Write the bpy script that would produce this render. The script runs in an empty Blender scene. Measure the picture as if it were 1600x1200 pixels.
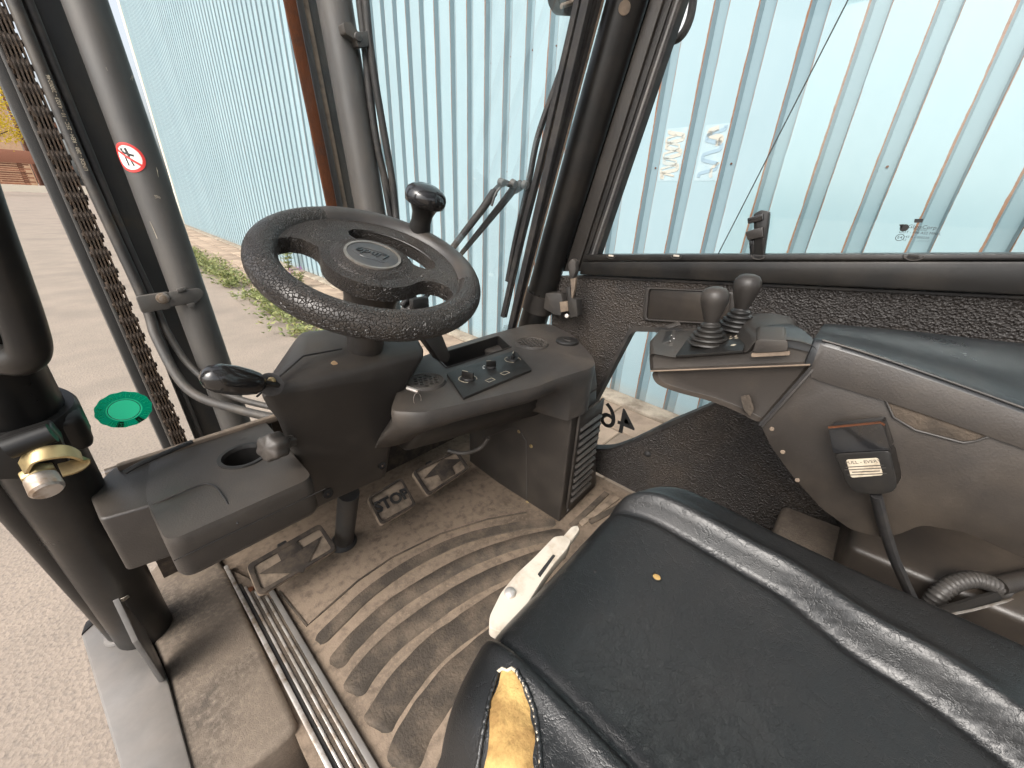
import bpy, bmesh, math, random
from mathutils import Vector, Matrix, noise
from mathutils.geometry import tessellate_polygon
from mathutils.bvhtree import BVHTree
random.seed(7)
scene = bpy.context.scene
col = scene.collection
rad = math.radians

# ---------------------------------------------------------------- camera
# axes of the truck (x right, y forward, z up) seen from the camera, which
# looks half right and down from beside the driver's seat
FOC = 601.0
CAM = Vector((0.0, 0.0, 1.46))
_d = Vector((-60, 1280, 601)).normalized()
_y = Vector((-755, -317, 601)); _y = (_y - _y.dot(_d) * _d).normalized()
_x = _d.cross(_y)
def ray(px, py):
    c = Vector((px - 800, py - 600, FOC))
    return Vector((_x.dot(c), _y.dot(c), -_d.dot(c)))
cam_data = bpy.data.cameras.new('camera')
cam = bpy.data.objects.new('camera', cam_data); col.objects.link(cam)
cam_data.sensor_width = 36; cam_data.lens = FOC / 1600 * 36
cam_data.clip_start = 0.01; cam_data.clip_end = 2000
rt = Vector((_x.x, _y.x, -_d.x)); up = -Vector((_x.y, _y.y, -_d.y)); bk = -Vector((_x.z, _y.z, -_d.z))
mw = Matrix((rt, up, bk)).transposed().to_4x4(); mw.translation = CAM
cam.matrix_world = mw
scene.camera = cam

# ---------------------------------------------------------------- light
SUN_EL, SUN_AZ = 46, 262      # azimuth clockwise from the truck's forward axis
world = bpy.data.worlds.new('World'); scene.world = world; world.use_nodes = True
wn = world.node_tree
sky = wn.nodes.new('ShaderNodeTexSky'); sky.sky_type = 'NISHITA'; sky.sun_disc = False
sky.sun_elevation = rad(SUN_EL); sky.sun_rotation = rad(SUN_AZ)
sky.air_density = 1.0; sky.dust_density = 6.0; sky.ozone_density = 1.0
hs = wn.nodes.new('ShaderNodeHueSaturation'); hs.inputs['Saturation'].default_value = 0.35
wn.links.new(sky.outputs[0], hs.inputs['Color'])
wn.links.new(hs.outputs[0], wn.nodes['Background'].inputs[0])
wn.nodes['Background'].inputs[1].default_value = 0.115
sun_data = bpy.data.lights.new('sun', 'SUN'); sun_data.energy = 0.75; sun_data.angle = rad(35)
sun_data.color = (1.0, 0.93, 0.84)
sun = bpy.data.objects.new('sun', sun_data); col.objects.link(sun)
sd = Vector((math.sin(rad(SUN_AZ)) * math.cos(rad(SUN_EL)), math.cos(rad(SUN_AZ)) * math.cos(rad(SUN_EL)), math.sin(rad(SUN_EL))))
sun.rotation_euler = sd.to_track_quat('Z', 'Y').to_euler()
vs = scene.view_settings
vs.view_transform = 'Standard'; vs.look = 'None'; vs.gamma = 1; vs.exposure = 1.58
try: vs.use_curve_mapping = False
except Exception: pass
scene.cycles.max_bounces = 6; scene.cycles.diffuse_bounces = 3; scene.cycles.glossy_bounces = 2
scene.cycles.transparent_max_bounces = 24
scene.cycles.use_denoising = True; scene.cycles.adaptive_threshold = 0.02

# ---------------------------------------------------------------- pixel -> place on a known plane
def PX(px, py, x): r = ray(px, py); return CAM + r * (x / r.x)
def PY(px, py, y): r = ray(px, py); return CAM + r * (y / r.y)
def PZ(px, py, z): r = ray(px, py); return CAM + r * ((z - CAM.z) / r.z)
def PP(px, py, pt, n): r = ray(px, py); n = Vector(n); return CAM + r * ((Vector(pt) - CAM).dot(n) / r.dot(n))
FZ = 0.60                                              # cab floor
W_SL = 0.235
WN = Vector((0, 1, W_SL)).normalized(); WP = Vector((0.5, 0.80, 1.144))   # windscreen plane
def PW(px, py, off=0.0): return PP(px, py, WP + WN * off, WN)

# ---------------------------------------------------------------- geometry helpers
def V(*a): return Vector(a)
def join(*gs):
    v, f = [], []
    for g in gs:
        n = len(v); v += list(g[0]); f += [tuple(i + n for i in q) for q in g[1]]
    return v, f
def loft(loops, cap0=True, cap1=True, closed=False):
    n = len(loops[0]); v = [Vector(p) for l in loops for p in l]; f = []
    m = len(loops)
    for i in range(m if closed else m - 1):
        a, b = i * n, ((i + 1) % m) * n
        for j in range(n):
            k = (j + 1) % n
            f.append((a + j, a + k, b + k, b + j))
    if not closed:
        if cap0: f.append(tuple(range(n - 1, -1, -1)))
        if cap1: f.append(tuple(range((m - 1) * n, m * n)))
    return v, f
def prism(loop, off):
    off = Vector(off)
    return loft([[Vector(p) for p in loop], [Vector(p) + off for p in loop]])
def grid(P):
    m, n = len(P), len(P[0]); v = [Vector(p) for r in P for p in r]
    return v, [(i*n+j, i*n+j+1, (i+1)*n+j+1, (i+1)*n+j) for i in range(m-1) for j in range(n-1)]
def box(c, s, ax=None):
    c = Vector(c); ux, uy, uz = ax if ax else (V(1,0,0), V(0,1,0), V(0,0,1))
    h = [s[0]/2, s[1]/2, s[2]/2]
    q = [c + ux*h[0]*a + uy*h[1]*b for a, b in ((-1,-1),(1,-1),(1,1),(-1,1))]
    return loft([[p - uz*h[2] for p in q], [p + uz*h[2] for p in q]])
def spline(pts, k=6, closed=False):
    pts = [Vector(p) for p in pts]; n = len(pts); out = []
    if n < 3: return pts
    for i in range(n if closed else n - 1):
        p0 = pts[i-1] if (i > 0 or closed) else pts[0]*2 - pts[1]
        p1, p2 = pts[i], pts[(i+1) % n]
        p3 = pts[(i+2) % n] if (i + 2 < n or closed) else pts[n-1]*2 - pts[n-2]
        for j in range(k):
            t = j / k
            out.append(0.5*((2*p1) + (p2-p0)*t + (2*p0-5*p1+4*p2-p3)*t*t + (3*p1-p0-3*p2+p3)*t**3))
    if not closed: out.append(pts[-1])
    return out
def frames(pts, closed=False):
    n = len(pts); out = []; prev = None
    for i in range(n):
        a = pts[i-1] if (i > 0 or closed) else pts[i]
        b = pts[(i+1) % n] if (i < n-1 or closed) else pts[i]
        t = (b - a).normalized()
        if prev is None:
            h = V(0,0,1) if abs(t.z) < 0.9 else V(1,0,0)
            u = t.cross(h).normalized()
        else:
            u = (prev - prev.dot(t)*t).normalized()
        prev = u; out.append((t, u, t.cross(u)))
    return out
def tube(pts, r, n=12, closed=False, sx=1.0, sy=1.0):
    pts = [Vector(p) for p in pts]; fr = frames(pts, closed)
    rs = r if isinstance(r, (list, tuple)) else [r]*len(pts)
    loops = []
    for p, (t, u, w), q in zip(pts, fr, rs):
        loops.append([p + u*math.cos(2*math.pi*k/n)*q*sx + w*math.sin(2*math.pi*k/n)*q*sy for k in range(n)])
    return loft(loops, closed=closed)
def bar(pts, w, h, side=None):                          # rectangular section swept along pts
    pts = [Vector(p) for p in pts]; loops = []
    for i, p in enumerate(pts):
        t = (pts[min(i+1, len(pts)-1)] - pts[max(i-1, 0)]).normalized()
        s = Vector(side) if side else V(0,0,1)
        u = t.cross(s).normalized(); s2 = u.cross(t).normalized()
        loops.append([p + u*w/2*a + s2*h/2*b for a, b in ((-1,-1),(1,-1),(1,1),(-1,1))])
    return loft(loops)
def axes_from(n, ref=None):
    n = Vector(n).normalized(); ref = Vector(ref) if ref else (V(0,0,1) if abs(n.z) < 0.9 else V(1,0,0))
    u = (ref - ref.dot(n)*n).normalized()
    return u, n.cross(u), n
def lathe(prof, o, axis, n=24, lobes=0, lobe=0.0, cap0=True):
    u, w, a = axes_from(axis); o = Vector(o); loops = []
    for r, h in prof:
        r = max(r, 1e-5)
        loops.append([o + a*h + (u*math.cos(2*math.pi*k/n) + w*math.sin(2*math.pi*k/n))*r*(1 + lobe*math.cos(lobes*2*math.pi*k/n)) for k in range(n)])
    return loft(loops, cap0=cap0)
def ring(o, axis, r0, r1, h, n=24):
    return lathe_closed([(r0, 0), (r1, 0), (r1, h), (r0, h)], o, axis, n)
def lathe_closed(prof, o, axis, n=24):
    u, w, a = axes_from(axis); o = Vector(o)
    loops = [[o + a*h + (u*math.cos(2*math.pi*k/n) + w*math.sin(2*math.pi*k/n))*r for r, h in prof] for k in range(n)]
    return loft(loops, closed=True)
def round_loop(pts, r, k=5):                           # rounds the corners of a planar polygon
    pts = [Vector(p) for p in pts]; n = len(pts); out = []
    for i in range(n):
        p, a, b = pts[i], pts[i-1], pts[(i+1) % n]
        rr = r[i] if isinstance(r, (list, tuple)) else r
        da, db = (a-p), (b-p); d = min(rr, da.length*0.48, db.length*0.48)
        if d < 1e-5: out.append(p); continue
        s, e = p + da.normalized()*d, p + db.normalized()*d
        for j in range(k+1):
            t = j/k; out.append(s*(1-t)**2 + p*2*t*(1-t) + e*t*t)
    return out
def plate(outer, holes, off):                          # flat sheet with openings
    off = Vector(off); loops = [[Vector(p) for p in outer]] + [[Vector(p) for p in h] for h in holes]
    flat = [p for l in loops for p in l]; n = len(flat)
    bm = bmesh.new(); bv = [bm.verts.new(p) for p in flat]; es = []; b = 0
    for l in loops:
        m = len(l); es += [bm.edges.new((bv[b+i], bv[b+(i+1) % m])) for i in range(m)]; b += m
    bm.verts.index_update()
    bmesh.ops.triangle_fill(bm, use_beauty=True, use_dissolve=False, edges=es, normal=off.normalized())
    tris = [tuple(v.index for v in fc.verts) for fc in bm.faces]; bm.free()
    v = flat + [p + off for p in flat]; f = []
    for t in tris: f.append(tuple(t)); f.append(tuple(i + n for i in reversed(t)))
    b = 0
    for l in loops:
        m = len(l)
        for i in range(m): f.append((b+i, b+(i+1) % m, b+(i+1) % m+n, b+i+n))
        b += m
    return v, f
def circle(o, axis, r, n=20, ry=None, ref=None):
    u, w, a = axes_from(axis, ref); o = Vector(o)
    return [o + u*math.cos(2*math.pi*k/n)*r + w*math.sin(2*math.pi*k/n)*(ry or r) for k in range(n)]
def text_geo(body, size, o, ux, uy, depth=0.0006, shear=0.0, align='CENTER', res=2, space=1.0, bold=0.0):
    cu = bpy.data.curves.new('t', 'FONT'); cu.body = body; cu.size = size; cu.align_x = align; cu.align_y = 'CENTER'
    cu.extrude = depth/2; cu.shear = shear; cu.resolution_u = res; cu.space_line = space; cu.offset = bold
    ob = bpy.data.objects.new('t', cu); col.objects.link(ob)
    me = bpy.data.meshes.new_from_object(ob)
    ux = Vector(ux).normalized(); uy = Vector(uy).normalized(); uz = ux.cross(uy); o = Vector(o)
    v = [o + ux*p.co.x + uy*p.co.y + uz*p.co.z for p in me.vertices]
    f = [tuple(p.vertices) for p in me.polygons]
    bpy.data.objects.remove(ob); bpy.data.curves.remove(cu); bpy.data.meshes.remove(me)
    return v, f

def make_mesh(name, geo, bevel=0, seg=2, angle=40, smooth=True, ba=28):
    me = bpy.data.meshes.new(name); bm = bmesh.new()
    vs_ = [bm.verts.new(p) for p in geo[0]]
    for q in geo[1]:
        try: bm.faces.new([vs_[i] for i in q])
        except ValueError: pass
    bmesh.ops.remove_doubles(bm, verts=bm.verts, dist=1e-6)
    bmesh.ops.recalc_face_normals(bm, faces=bm.faces)
    if bevel:
        es = [e for e in bm.edges if len(e.link_faces) == 2 and e.calc_face_angle(0) > rad(ba)]
        bmesh.ops.bevel(bm, geom=es, offset=bevel, segments=seg, profile=0.5, affect='EDGES', clamp_overlap=True)
    bm.to_mesh(me); bm.free()
    if smooth:
        me.polygons.foreach_set('use_smooth', [True]*len(me.polygons))
        if angle < 180: me.set_sharp_from_angle(angle=rad(angle))
    return me
def wloc(o):
    p = Vector((0,0,0))
    while o: p += o.location; o = o.parent
    return p
def link(name, data, parent=None, loc=(0,0,0)):
    o = bpy.data.objects.new(name, data); col.objects.link(o)
    o.location = Vector(loc) - (wloc(parent) if parent else Vector())
    if parent: o.parent = parent
    return o
def add(name, geo, mat, parent=None, bevel=0, seg=2, sub=0, angle=40, smooth=True, ba=28):
    me = make_mesh(name, geo, bevel, seg, angle if not sub else 180, smooth, ba)
    if mat: me.materials.append(mat)
    o = link(name, me, parent)
    if sub:
        m = o.modifiers.new('s', 'SUBSURF'); m.levels = sub; m.render_levels = sub
    return o
def tag(o, label=None, cat=None, kind=None, group=None):
    if label: o['label'] = label
    if cat: o['category'] = cat
    if kind: o['kind'] = kind
    if group: o['group'] = group
    return o

# ---------------------------------------------------------------- materials
def mat(name, base, rough=0.6, metal=0.0, spec=0.5, var=None, vscale=6.0, vlo=0.45, vhi=0.65, vdet=6.0,
        bump=None, dust=None, coat=0.0, rvar=0.0, stretch=None):
    m = bpy.data.materials.new(name); m.use_nodes = True; nt = m.node_tree; N = nt.nodes; L = nt.links
    b = N['Principled BSDF']
    b.inputs['Roughness'].default_value = rough; b.inputs['Metallic'].default_value = metal
    b.inputs['Specular IOR Level'].default_value = spec
    if coat: b.inputs['Coat Weight'].default_value = coat; b.inputs['Coat Roughness'].default_value = 0.15
    tc = N.new('ShaderNodeTexCoord'); co = tc.outputs['Object']
    if stretch:
        mp = N.new('ShaderNodeMapping'); mp.inputs['Scale'].default_value = stretch
        L.new(co, mp.inputs['Vector']); cs = mp.outputs[0]
    else: cs = co
    c = N.new('ShaderNodeRGB'); c.outputs[0].default_value = (*base, 1); cur = c.outputs[0]
    def noise_fac(scale, det, lo, hi, vec):
        n = N.new('ShaderNodeTexNoise'); n.inputs['Scale'].default_value = scale; n.inputs['Detail'].default_value = det
        n.inputs['Roughness'].default_value = 0.65
        L.new(vec, n.inputs['Vector'])
        r = N.new('ShaderNodeMapRange'); r.inputs['From Min'].default_value = lo; r.inputs['From Max'].default_value = hi
        L.new(n.outputs['Fac'], r.inputs['Value']); return r.outputs[0]
    def mix(fac, a, bb):
        x = N.new('ShaderNodeMix'); x.data_type = 'RGBA'
        if isinstance(fac, float): x.inputs[0].default_value = fac
        else: L.new(fac, x.inputs[0])
        L.new(a, x.inputs[6])
        if isinstance(bb, tuple): x.inputs[7].default_value = (*bb, 1)
        else: L.new(bb, x.inputs[7])
        return x.outputs[2]
    if var: cur = mix(noise_fac(vscale, vdet, vlo, vhi, cs), cur, var)
    if dust:                                            # dust lying on what faces up, broken up by noise
        dcol, amt, dsc = dust
        g = N.new('ShaderNodeNewGeometry'); s = N.new('ShaderNodeSeparateXYZ'); L.new(g.outputs['Normal'], s.inputs[0])
        r = N.new('ShaderNodeMapRange'); r.inputs['From Min'].default_value = -0.2; r.inputs['From Max'].default_value = 1.0
        r.inputs['To Max'].default_value = amt; L.new(s.outputs['Z'], r.inputs['Value'])
        mu = N.new('ShaderNodeMath'); mu.operation = 'MULTIPLY'
        L.new(r.outputs[0], mu.inputs[0]); L.new(noise_fac(dsc, 8, 0.3, 0.75, co), mu.inputs[1])
        cur = mix(mu.outputs[0], cur, dcol)
    L.new(cur, b.inputs['Base Color'])
    if rvar:
        r = N.new('ShaderNodeMapRange'); r.inputs['To Min'].default_value = rough - rvar; r.inputs['To Max'].default_value = rough + rvar
        L.new(noise_fac(9, 6, 0.3, 0.7, co), r.inputs['Value']); L.new(r.outputs[0], b.inputs['Roughness'])
    if bump:
        last = None
        for (kind, scale, strength, dist) in bump:
            if kind == 'noise':
                t = N.new('ShaderNodeTexNoise'); t.inputs['Scale'].default_value = scale; t.inputs['Detail'].default_value = 4
                out = t.outputs['Fac']
            elif kind == 'vor':
                t = N.new('ShaderNodeTexVoronoi'); t.inputs['Scale'].default_value = scale; out = t.outputs['Distance']
            elif kind == 'crease':                       # thin meandering folds: zero-crossings of a noise
                t = N.new('ShaderNodeTexNoise'); t.inputs['Scale'].default_value = scale; t.inputs['Detail'].default_value = 5; t.inputs['Roughness'].default_value = 0.62
                q1 = N.new('ShaderNodeMath'); q1.operation = 'SUBTRACT'; q1.inputs[1].default_value = 0.5; L.new(t.outputs['Fac'], q1.inputs[0])
                q2 = N.new('ShaderNodeMath'); q2.operation = 'ABSOLUTE'; L.new(q1.outputs[0], q2.inputs[0])
                rr = N.new('ShaderNodeMapRange'); rr.inputs['From Max'].default_value = 0.022; L.new(q2.outputs[0], rr.inputs['Value']); out = rr.outputs[0]
            elif kind == 'crack':
                t = N.new('ShaderNodeTexVoronoi'); t.feature = 'DISTANCE_TO_EDGE'; t.inputs['Scale'].default_value = scale
                rr = N.new('ShaderNodeMapRange'); rr.inputs['From Max'].default_value = 0.12
                L.new(t.outputs['Distance'], rr.inputs['Value']); out = rr.outputs[0]
            # warp the pattern so it does not look regular
            w = N.new('ShaderNodeTexNoise'); w.inputs['Scale'].default_value = scale*0.35; w.inputs['Detail'].default_value = 2
            L.new(cs, w.inputs['Vector'])
            vm = N.new('ShaderNodeVectorMath'); vm.operation = 'SCALE'; vm.inputs['Scale'].default_value = 1.2/scale
            L.new(w.outputs['Color'], vm.inputs[0])
            va = N.new('ShaderNodeVectorMath'); va.operation = 'ADD'; L.new(cs, va.inputs[0]); L.new(vm.outputs[0], va.inputs[1])
            L.new(va.outputs[0], t.inputs['Vector'])
            bp = N.new('ShaderNodeBump'); bp.inputs['Strength'].default_value = strength; bp.inputs['Distance'].default_value = dist
            L.new(out, bp.inputs['Height'])
            if last: L.new(last, bp.inputs['Normal'])
            last = bp.outputs[0]
        L.new(last, b.inputs['Normal'])
    return m
DUST = (0.30, 0.22, 0.15)
M = {}
M['plastic'] = mat('black_plastic', (0.026, 0.0228, 0.0205), 0.46, var=(0.041, 0.035, 0.0295), vscale=9, dust=(DUST, 0.075, 7), bump=[('noise', 420, 0.30, 0.0010)], rvar=0.10)
M['plastic_dark'] = mat('dark_plastic', (0.0135, 0.0125, 0.0115), 0.5, var=(0.024, 0.0205, 0.017), vscale=7, bump=[('noise', 420, 0.25, 0.0008)], rvar=0.08)
M['plastic_grey'] = mat('grey_plastic', (0.038, 0.035, 0.033), 0.50, var=(0.060, 0.051, 0.043), vscale=7, dust=(DUST, 0.10, 6), bump=[('noise', 420, 0.40, 0.0010)], rvar=0.08)
M['plastic_brown'] = mat('dusty_side_plastic', (0.024, 0.0200, 0.0170), 0.42, var=(0.046, 0.037, 0.029), vscale=5, dust=(DUST, 0.12, 6), bump=[('noise', 400, 0.28, 0.0009)], rvar=0.1)
M['rim'] = mat('grained_rim', (0.022, 0.019, 0.0172), 0.36, var=(0.036, 0.030, 0.025), vscale=12, dust=(DUST, 0.06, 8), bump=[('crack', 210, 0.9, 0.0022)])
M['rim_smooth'] = mat('smooth_rim', (0.026, 0.025, 0.0245), 0.42, var=(0.040, 0.035, 0.031), vscale=14, dust=(DUST, 0.10, 8), bump=[('noise', 1200, 0.15, 0.0004)])
M['gloss'] = mat('gloss_black', (0.012, 0.012, 0.013), 0.14, var=(0.02, 0.018, 0.016), vscale=20, spec=0.6, rvar=0.05)
M['satin'] = mat('satin_black', (0.011, 0.0105, 0.010), 0.36, spec=0.32, var=(0.022, 0.019, 0.016), vscale=8, bump=[('noise', 60, 0.06, 0.002)], rvar=0.1)
M['rubber'] = mat('rubber', (0.014, 0.013, 0.013), 0.7, var=(0.035, 0.030, 0.025), vscale=14)
M['rubber_grey'] = mat('hose_rubber', (0.030, 0.028, 0.027), 0.6, var=(0.065, 0.055, 0.045), vscale=14, dust=(DUST, 0.12, 9))
M['pebble'] = mat('pebbled_lining', (0.022, 0.0185, 0.0165), 0.5, var=(0.060, 0.045, 0.033), vscale=3.2, vlo=0.5, vhi=0.8, bump=[('vor', 230, 0.9, 0.004)], rvar=0.05)
M['vinyl'] = mat('seat_vinyl', (0.0100, 0.0105, 0.0108), 0.36, var=(0.0140, 0.0135, 0.0132), vscale=9, spec=0.6,
                 bump=[('noise', 7, 0.08, 0.012), ('crease', 30, 0.26, 0.0013), ('crease', 80, 0.22, 0.0008), ('crack', 320, 0.15, 0.0007)], rvar=0.07)
M['pad'] = mat('armrest_pad', (0.013, 0.015, 0.017), 0.34, var=(0.030, 0.028, 0.026), vscale=11, vlo=0.5, vhi=0.8, spec=0.55, bump=[('noise', 30, 0.1, 0.004)], rvar=0.1)
M['foam'] = mat('yellow_foam', (0.44, 0.29, 0.11), 0.95, var=(0.24, 0.145, 0.055), vscale=26, spec=0.1, bump=[('noise', 160, 0.5, 0.004), ('noise', 30, 0.5, 0.01)])
M['mast'] = mat('mast_paint', (0.050, 0.048, 0.046), 0.5, var=(0.088, 0.076, 0.064), vscale=7, vlo=0.42, vhi=0.75, dust=(DUST, 0.12, 6), rvar=0.1, bump=[('noise', 60, 0.12, 0.002)], stretch=(1, 1, 0.35))
M['mast_dark'] = mat('mast_dark', (0.028, 0.027, 0.026), 0.55, var=(0.065, 0.053, 0.041), vscale=9, vlo=0.45, vhi=0.75, bump=[('noise', 80, 0.15, 0.002)], stretch=(1, 1, 0.35))
M['rust'] = mat('rust', (0.10, 0.036, 0.016), 0.9, var=(0.07, 0.032, 0.02), vscale=18, spec=0.15, bump=[('noise', 120, 0.5, 0.003)])
M['chain'] = mat('greasy_chain', (0.055, 0.040, 0.030), 0.5, metal=0.4, var=(0.13, 0.09, 0.06), vscale=40, bump=[('noise', 200, 0.4, 0.002)])
M['steel'] = mat('worn_steel', (0.58, 0.54, 0.50), 0.42, metal=0.7, var=(0.28, 0.21, 0.15), vscale=26, rvar=0.1)
M['zinc'] = mat('zinc', (0.52, 0.40, 0.20), 0.4, metal=0.8, var=(0.32, 0.24, 0.13), vscale=30)
M['steel_plate'] = mat('painted_sill', (0.11, 0.108, 0.105), 0.42, var=(0.19, 0.18, 0.17), vscale=6, vlo=0.42, vhi=0.7, rvar=0.1, dust=(DUST, 0.25, 5), bump=[('noise', 40, 0.08, 0.002)])
M['mat'] = mat('dusty_mat', (0.205, 0.157, 0.117), 0.95, var=(0.085, 0.068, 0.053), vscale=5, vlo=0.46, vhi=0.74, spec=0.15, bump=[('noise', 260, 0.5, 0.002), ('noise', 20, 0.2, 0.004)])
M['mat_bar'] = mat('mat_rubber_bar', (0.056, 0.046, 0.037), 0.85, var=(0.15, 0.115, 0.085), vscale=15, vlo=0.44, vhi=0.76, spec=0.2, bump=[('noise', 180, 0.6, 0.003)])
M['step'] = mat('dusty_step', (0.160, 0.128, 0.100), 0.85, var=(0.06, 0.051, 0.043), vscale=5, vlo=0.47, vhi=0.70, spec=0.2, bump=[('crack', 230, 0.35, 0.0010), ('noise', 400, 0.25, 0.0008)])
M['pedal'] = mat('dusty_pedal', (0.235, 0.182, 0.135), 0.9, var=(0.11, 0.087, 0.067), vscale=28, spec=0.2, bump=[('noise', 300, 0.5, 0.001)])
M['pedal_rubber'] = mat('pedal_rubber', (0.040, 0.033, 0.028), 0.85, var=(0.085, 0.066, 0.050), vscale=30, spec=0.2, bump=[('noise', 300, 0.4, 0.001)])
M['lever'] = mat('off_white_plastic', (0.50, 0.45, 0.38), 0.6, var=(0.33, 0.27, 0.20), vscale=24, vlo=0.5, vhi=0.75, bump=[('noise', 300, 0.2, 0.0006)])
M['white'] = mat('white_print', (0.72, 0.70, 0.66), 0.6)
M['black_print'] = mat('black_print', (0.012, 0.012, 0.012), 0.6)
M['red'] = mat('red_print', (0.62, 0.035, 0.03), 0.5)
M['label'] = mat('worn_paper_label', (0.48, 0.42, 0.32), 0.6, var=(0.30, 0.24, 0.17), vscale=60)
M['badge'] = mat('badge', (0.040, 0.041, 0.042), 0.45, var=(0.06, 0.056, 0.052), vscale=30)
M['chrome'] = mat('dull_chrome', (0.30, 0.28, 0.255), 0.45, metal=0.7, var=(0.2, 0.17, 0.14), vscale=30)
M['chip'] = mat('bare_spot', (0.45, 0.30, 0.17), 0.9)
M['tan'] = mat('tan_edge', (0.20, 0.150, 0.108), 0.8, var=(0.11, 0.085, 0.064), vscale=20)

def glass_mat(name, tint, gloss=1.0):
    m = bpy.data.materials.new(name); m.use_nodes = True; nt = m.node_tree; N = nt.nodes; L = nt.links
    N.remove(N['Principled BSDF'])
    t = N.new('ShaderNodeBsdfTransparent'); t.inputs[0].default_value = (*tint, 1)
    g = N.new('ShaderNodeBsdfGlossy'); g.inputs['Roughness'].default_value = 0.02; g.inputs[0].default_value = (1, 1, 1, 1)
    fr = N.new('ShaderNodeFresnel'); fr.inputs[0].default_value = 1.45
    mu = N.new('ShaderNodeMath'); mu.operation = 'MULTIPLY'; mu.inputs[1].default_value = gloss; L.new(fr.outputs[0], mu.inputs[0])
    x = N.new('ShaderNodeMixShader'); L.new(mu.outputs[0], x.inputs[0]); L.new(t.outputs[0], x.inputs[1]); L.new(g.outputs[0], x.inputs[2])
    L.new(x.outputs[0], N['Material Output'].inputs[0]); return m
M['glass'] = glass_mat('clear_glass', (0.99, 0.995, 0.995), 0.12)
M['glass_green'] = glass_mat('tinted_glass', (0.94, 0.975, 0.97), 0.9)
def film_mat(name, colr, trans):
    m = bpy.data.materials.new(name); m.use_nodes = True; nt = m.node_tree; N = nt.nodes; L = nt.links
    b = N['Principled BSDF']; b.inputs['Base Color'].default_value = (*colr, 1); b.inputs['Roughness'].default_value = 0.4
    tl = N.new('ShaderNodeBsdfTranslucent'); tl.inputs[0].default_value = (*colr, 1)
    x = N.new('ShaderNodeMixShader'); x.inputs[0].default_value = trans
    L.new(b.outputs[0], x.inputs[1]); L.new(tl.outputs[0], x.inputs[2]); L.new(x.outputs[0], N['Material Output'].inputs[0]); return m
M['film_light'] = film_mat('bright_green_film', (0.05, 0.78, 0.42), 0.6)
M['film_green'] = film_mat('green_film', (0.0, 0.36, 0.20), 0.6)
M['film_dark'] = film_mat('dark_green_film', (0.01, 0.07, 0.045), 0.4)

# ================================================================ SETTING
def simple_ground(name, size, z, m):
    return tag(add(name, grid([[V(-size, -size, z), V(size, -size, z)], [V(-size, size, z), V(size, size, z)]]), m, smooth=False), kind='structure')
M['asphalt'] = mat('pale_asphalt', (0.275, 0.225, 0.183), 0.95, var=(0.220, 0.182, 0.150), vscale=2.2, vlo=0.35, vhi=0.7, spec=0.2,
                   bump=[('vor', 75, 0.35, 0.006), ('noise', 200, 0.35, 0.003)])
def add_speckle(m, scale, c2, lo, hi):
    nt = m.node_tree; N = nt.nodes; L = nt.links; b = N['Principled BSDF']
    src = b.inputs['Base Color'].links[0].from_socket
    n = N.new('ShaderNodeTexNoise'); n.inputs['Scale'].default_value = scale; n.inputs['Detail'].default_value = 3
    tc = N.new('ShaderNodeTexCoord'); L.new(tc.outputs['Object'], n.inputs['Vector'])
    r = N.new('ShaderNodeMapRange'); r.inputs['From Min'].default_value = lo; r.inputs['From Max'].default_value = hi; L.new(n.outputs['Fac'], r.inputs['Value'])
    x = N.new('ShaderNodeMix'); x.data_type = 'RGBA'; L.new(r.outputs[0], x.inputs[0]); L.new(src, x.inputs[6]); x.inputs[7].default_value = (*c2, 1)
    L.new(x.outputs[2], b.inputs['Base Color'])
add_speckle(M['asphalt'], 0.9, (0.20, 0.165, 0.138), 0.52, 0.72)
add_speckle(M['mat'], 55, (0.085, 0.067, 0.052), 0.46, 0.84)
add_speckle(M['mat'], 150, (0.225, 0.172, 0.128), 0.52, 0.85)
add_speckle(M['step'], 130, (0.21, 0.17, 0.133), 0.46, 0.86)
add_speckle(M['foam'], 9, (0.20, 0.13, 0.06), 0.55, 0.72)
add_speckle(M['asphalt'], 70, (0.16, 0.135, 0.118), 0.5, 0.78)
ground = simple_ground('asphalt_ground', 400, 0.0, M['asphalt'])

# --- the wall's line
W0 = PZ(992, 628, 0); W1 = PZ(364, 381, 0)
WU = (W1 - W0).normalized(); WOUT = V(-WU.y, WU.x, 0)        # WOUT points from the wall to the truck
def WL(s, out, z): return W0 + WU*s + WOUT*out + V(0, 0, z)
PITCH = 0.243; S_BACK, S_END = -26, 89                       # panel index range
WALL_H = 9.0

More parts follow.
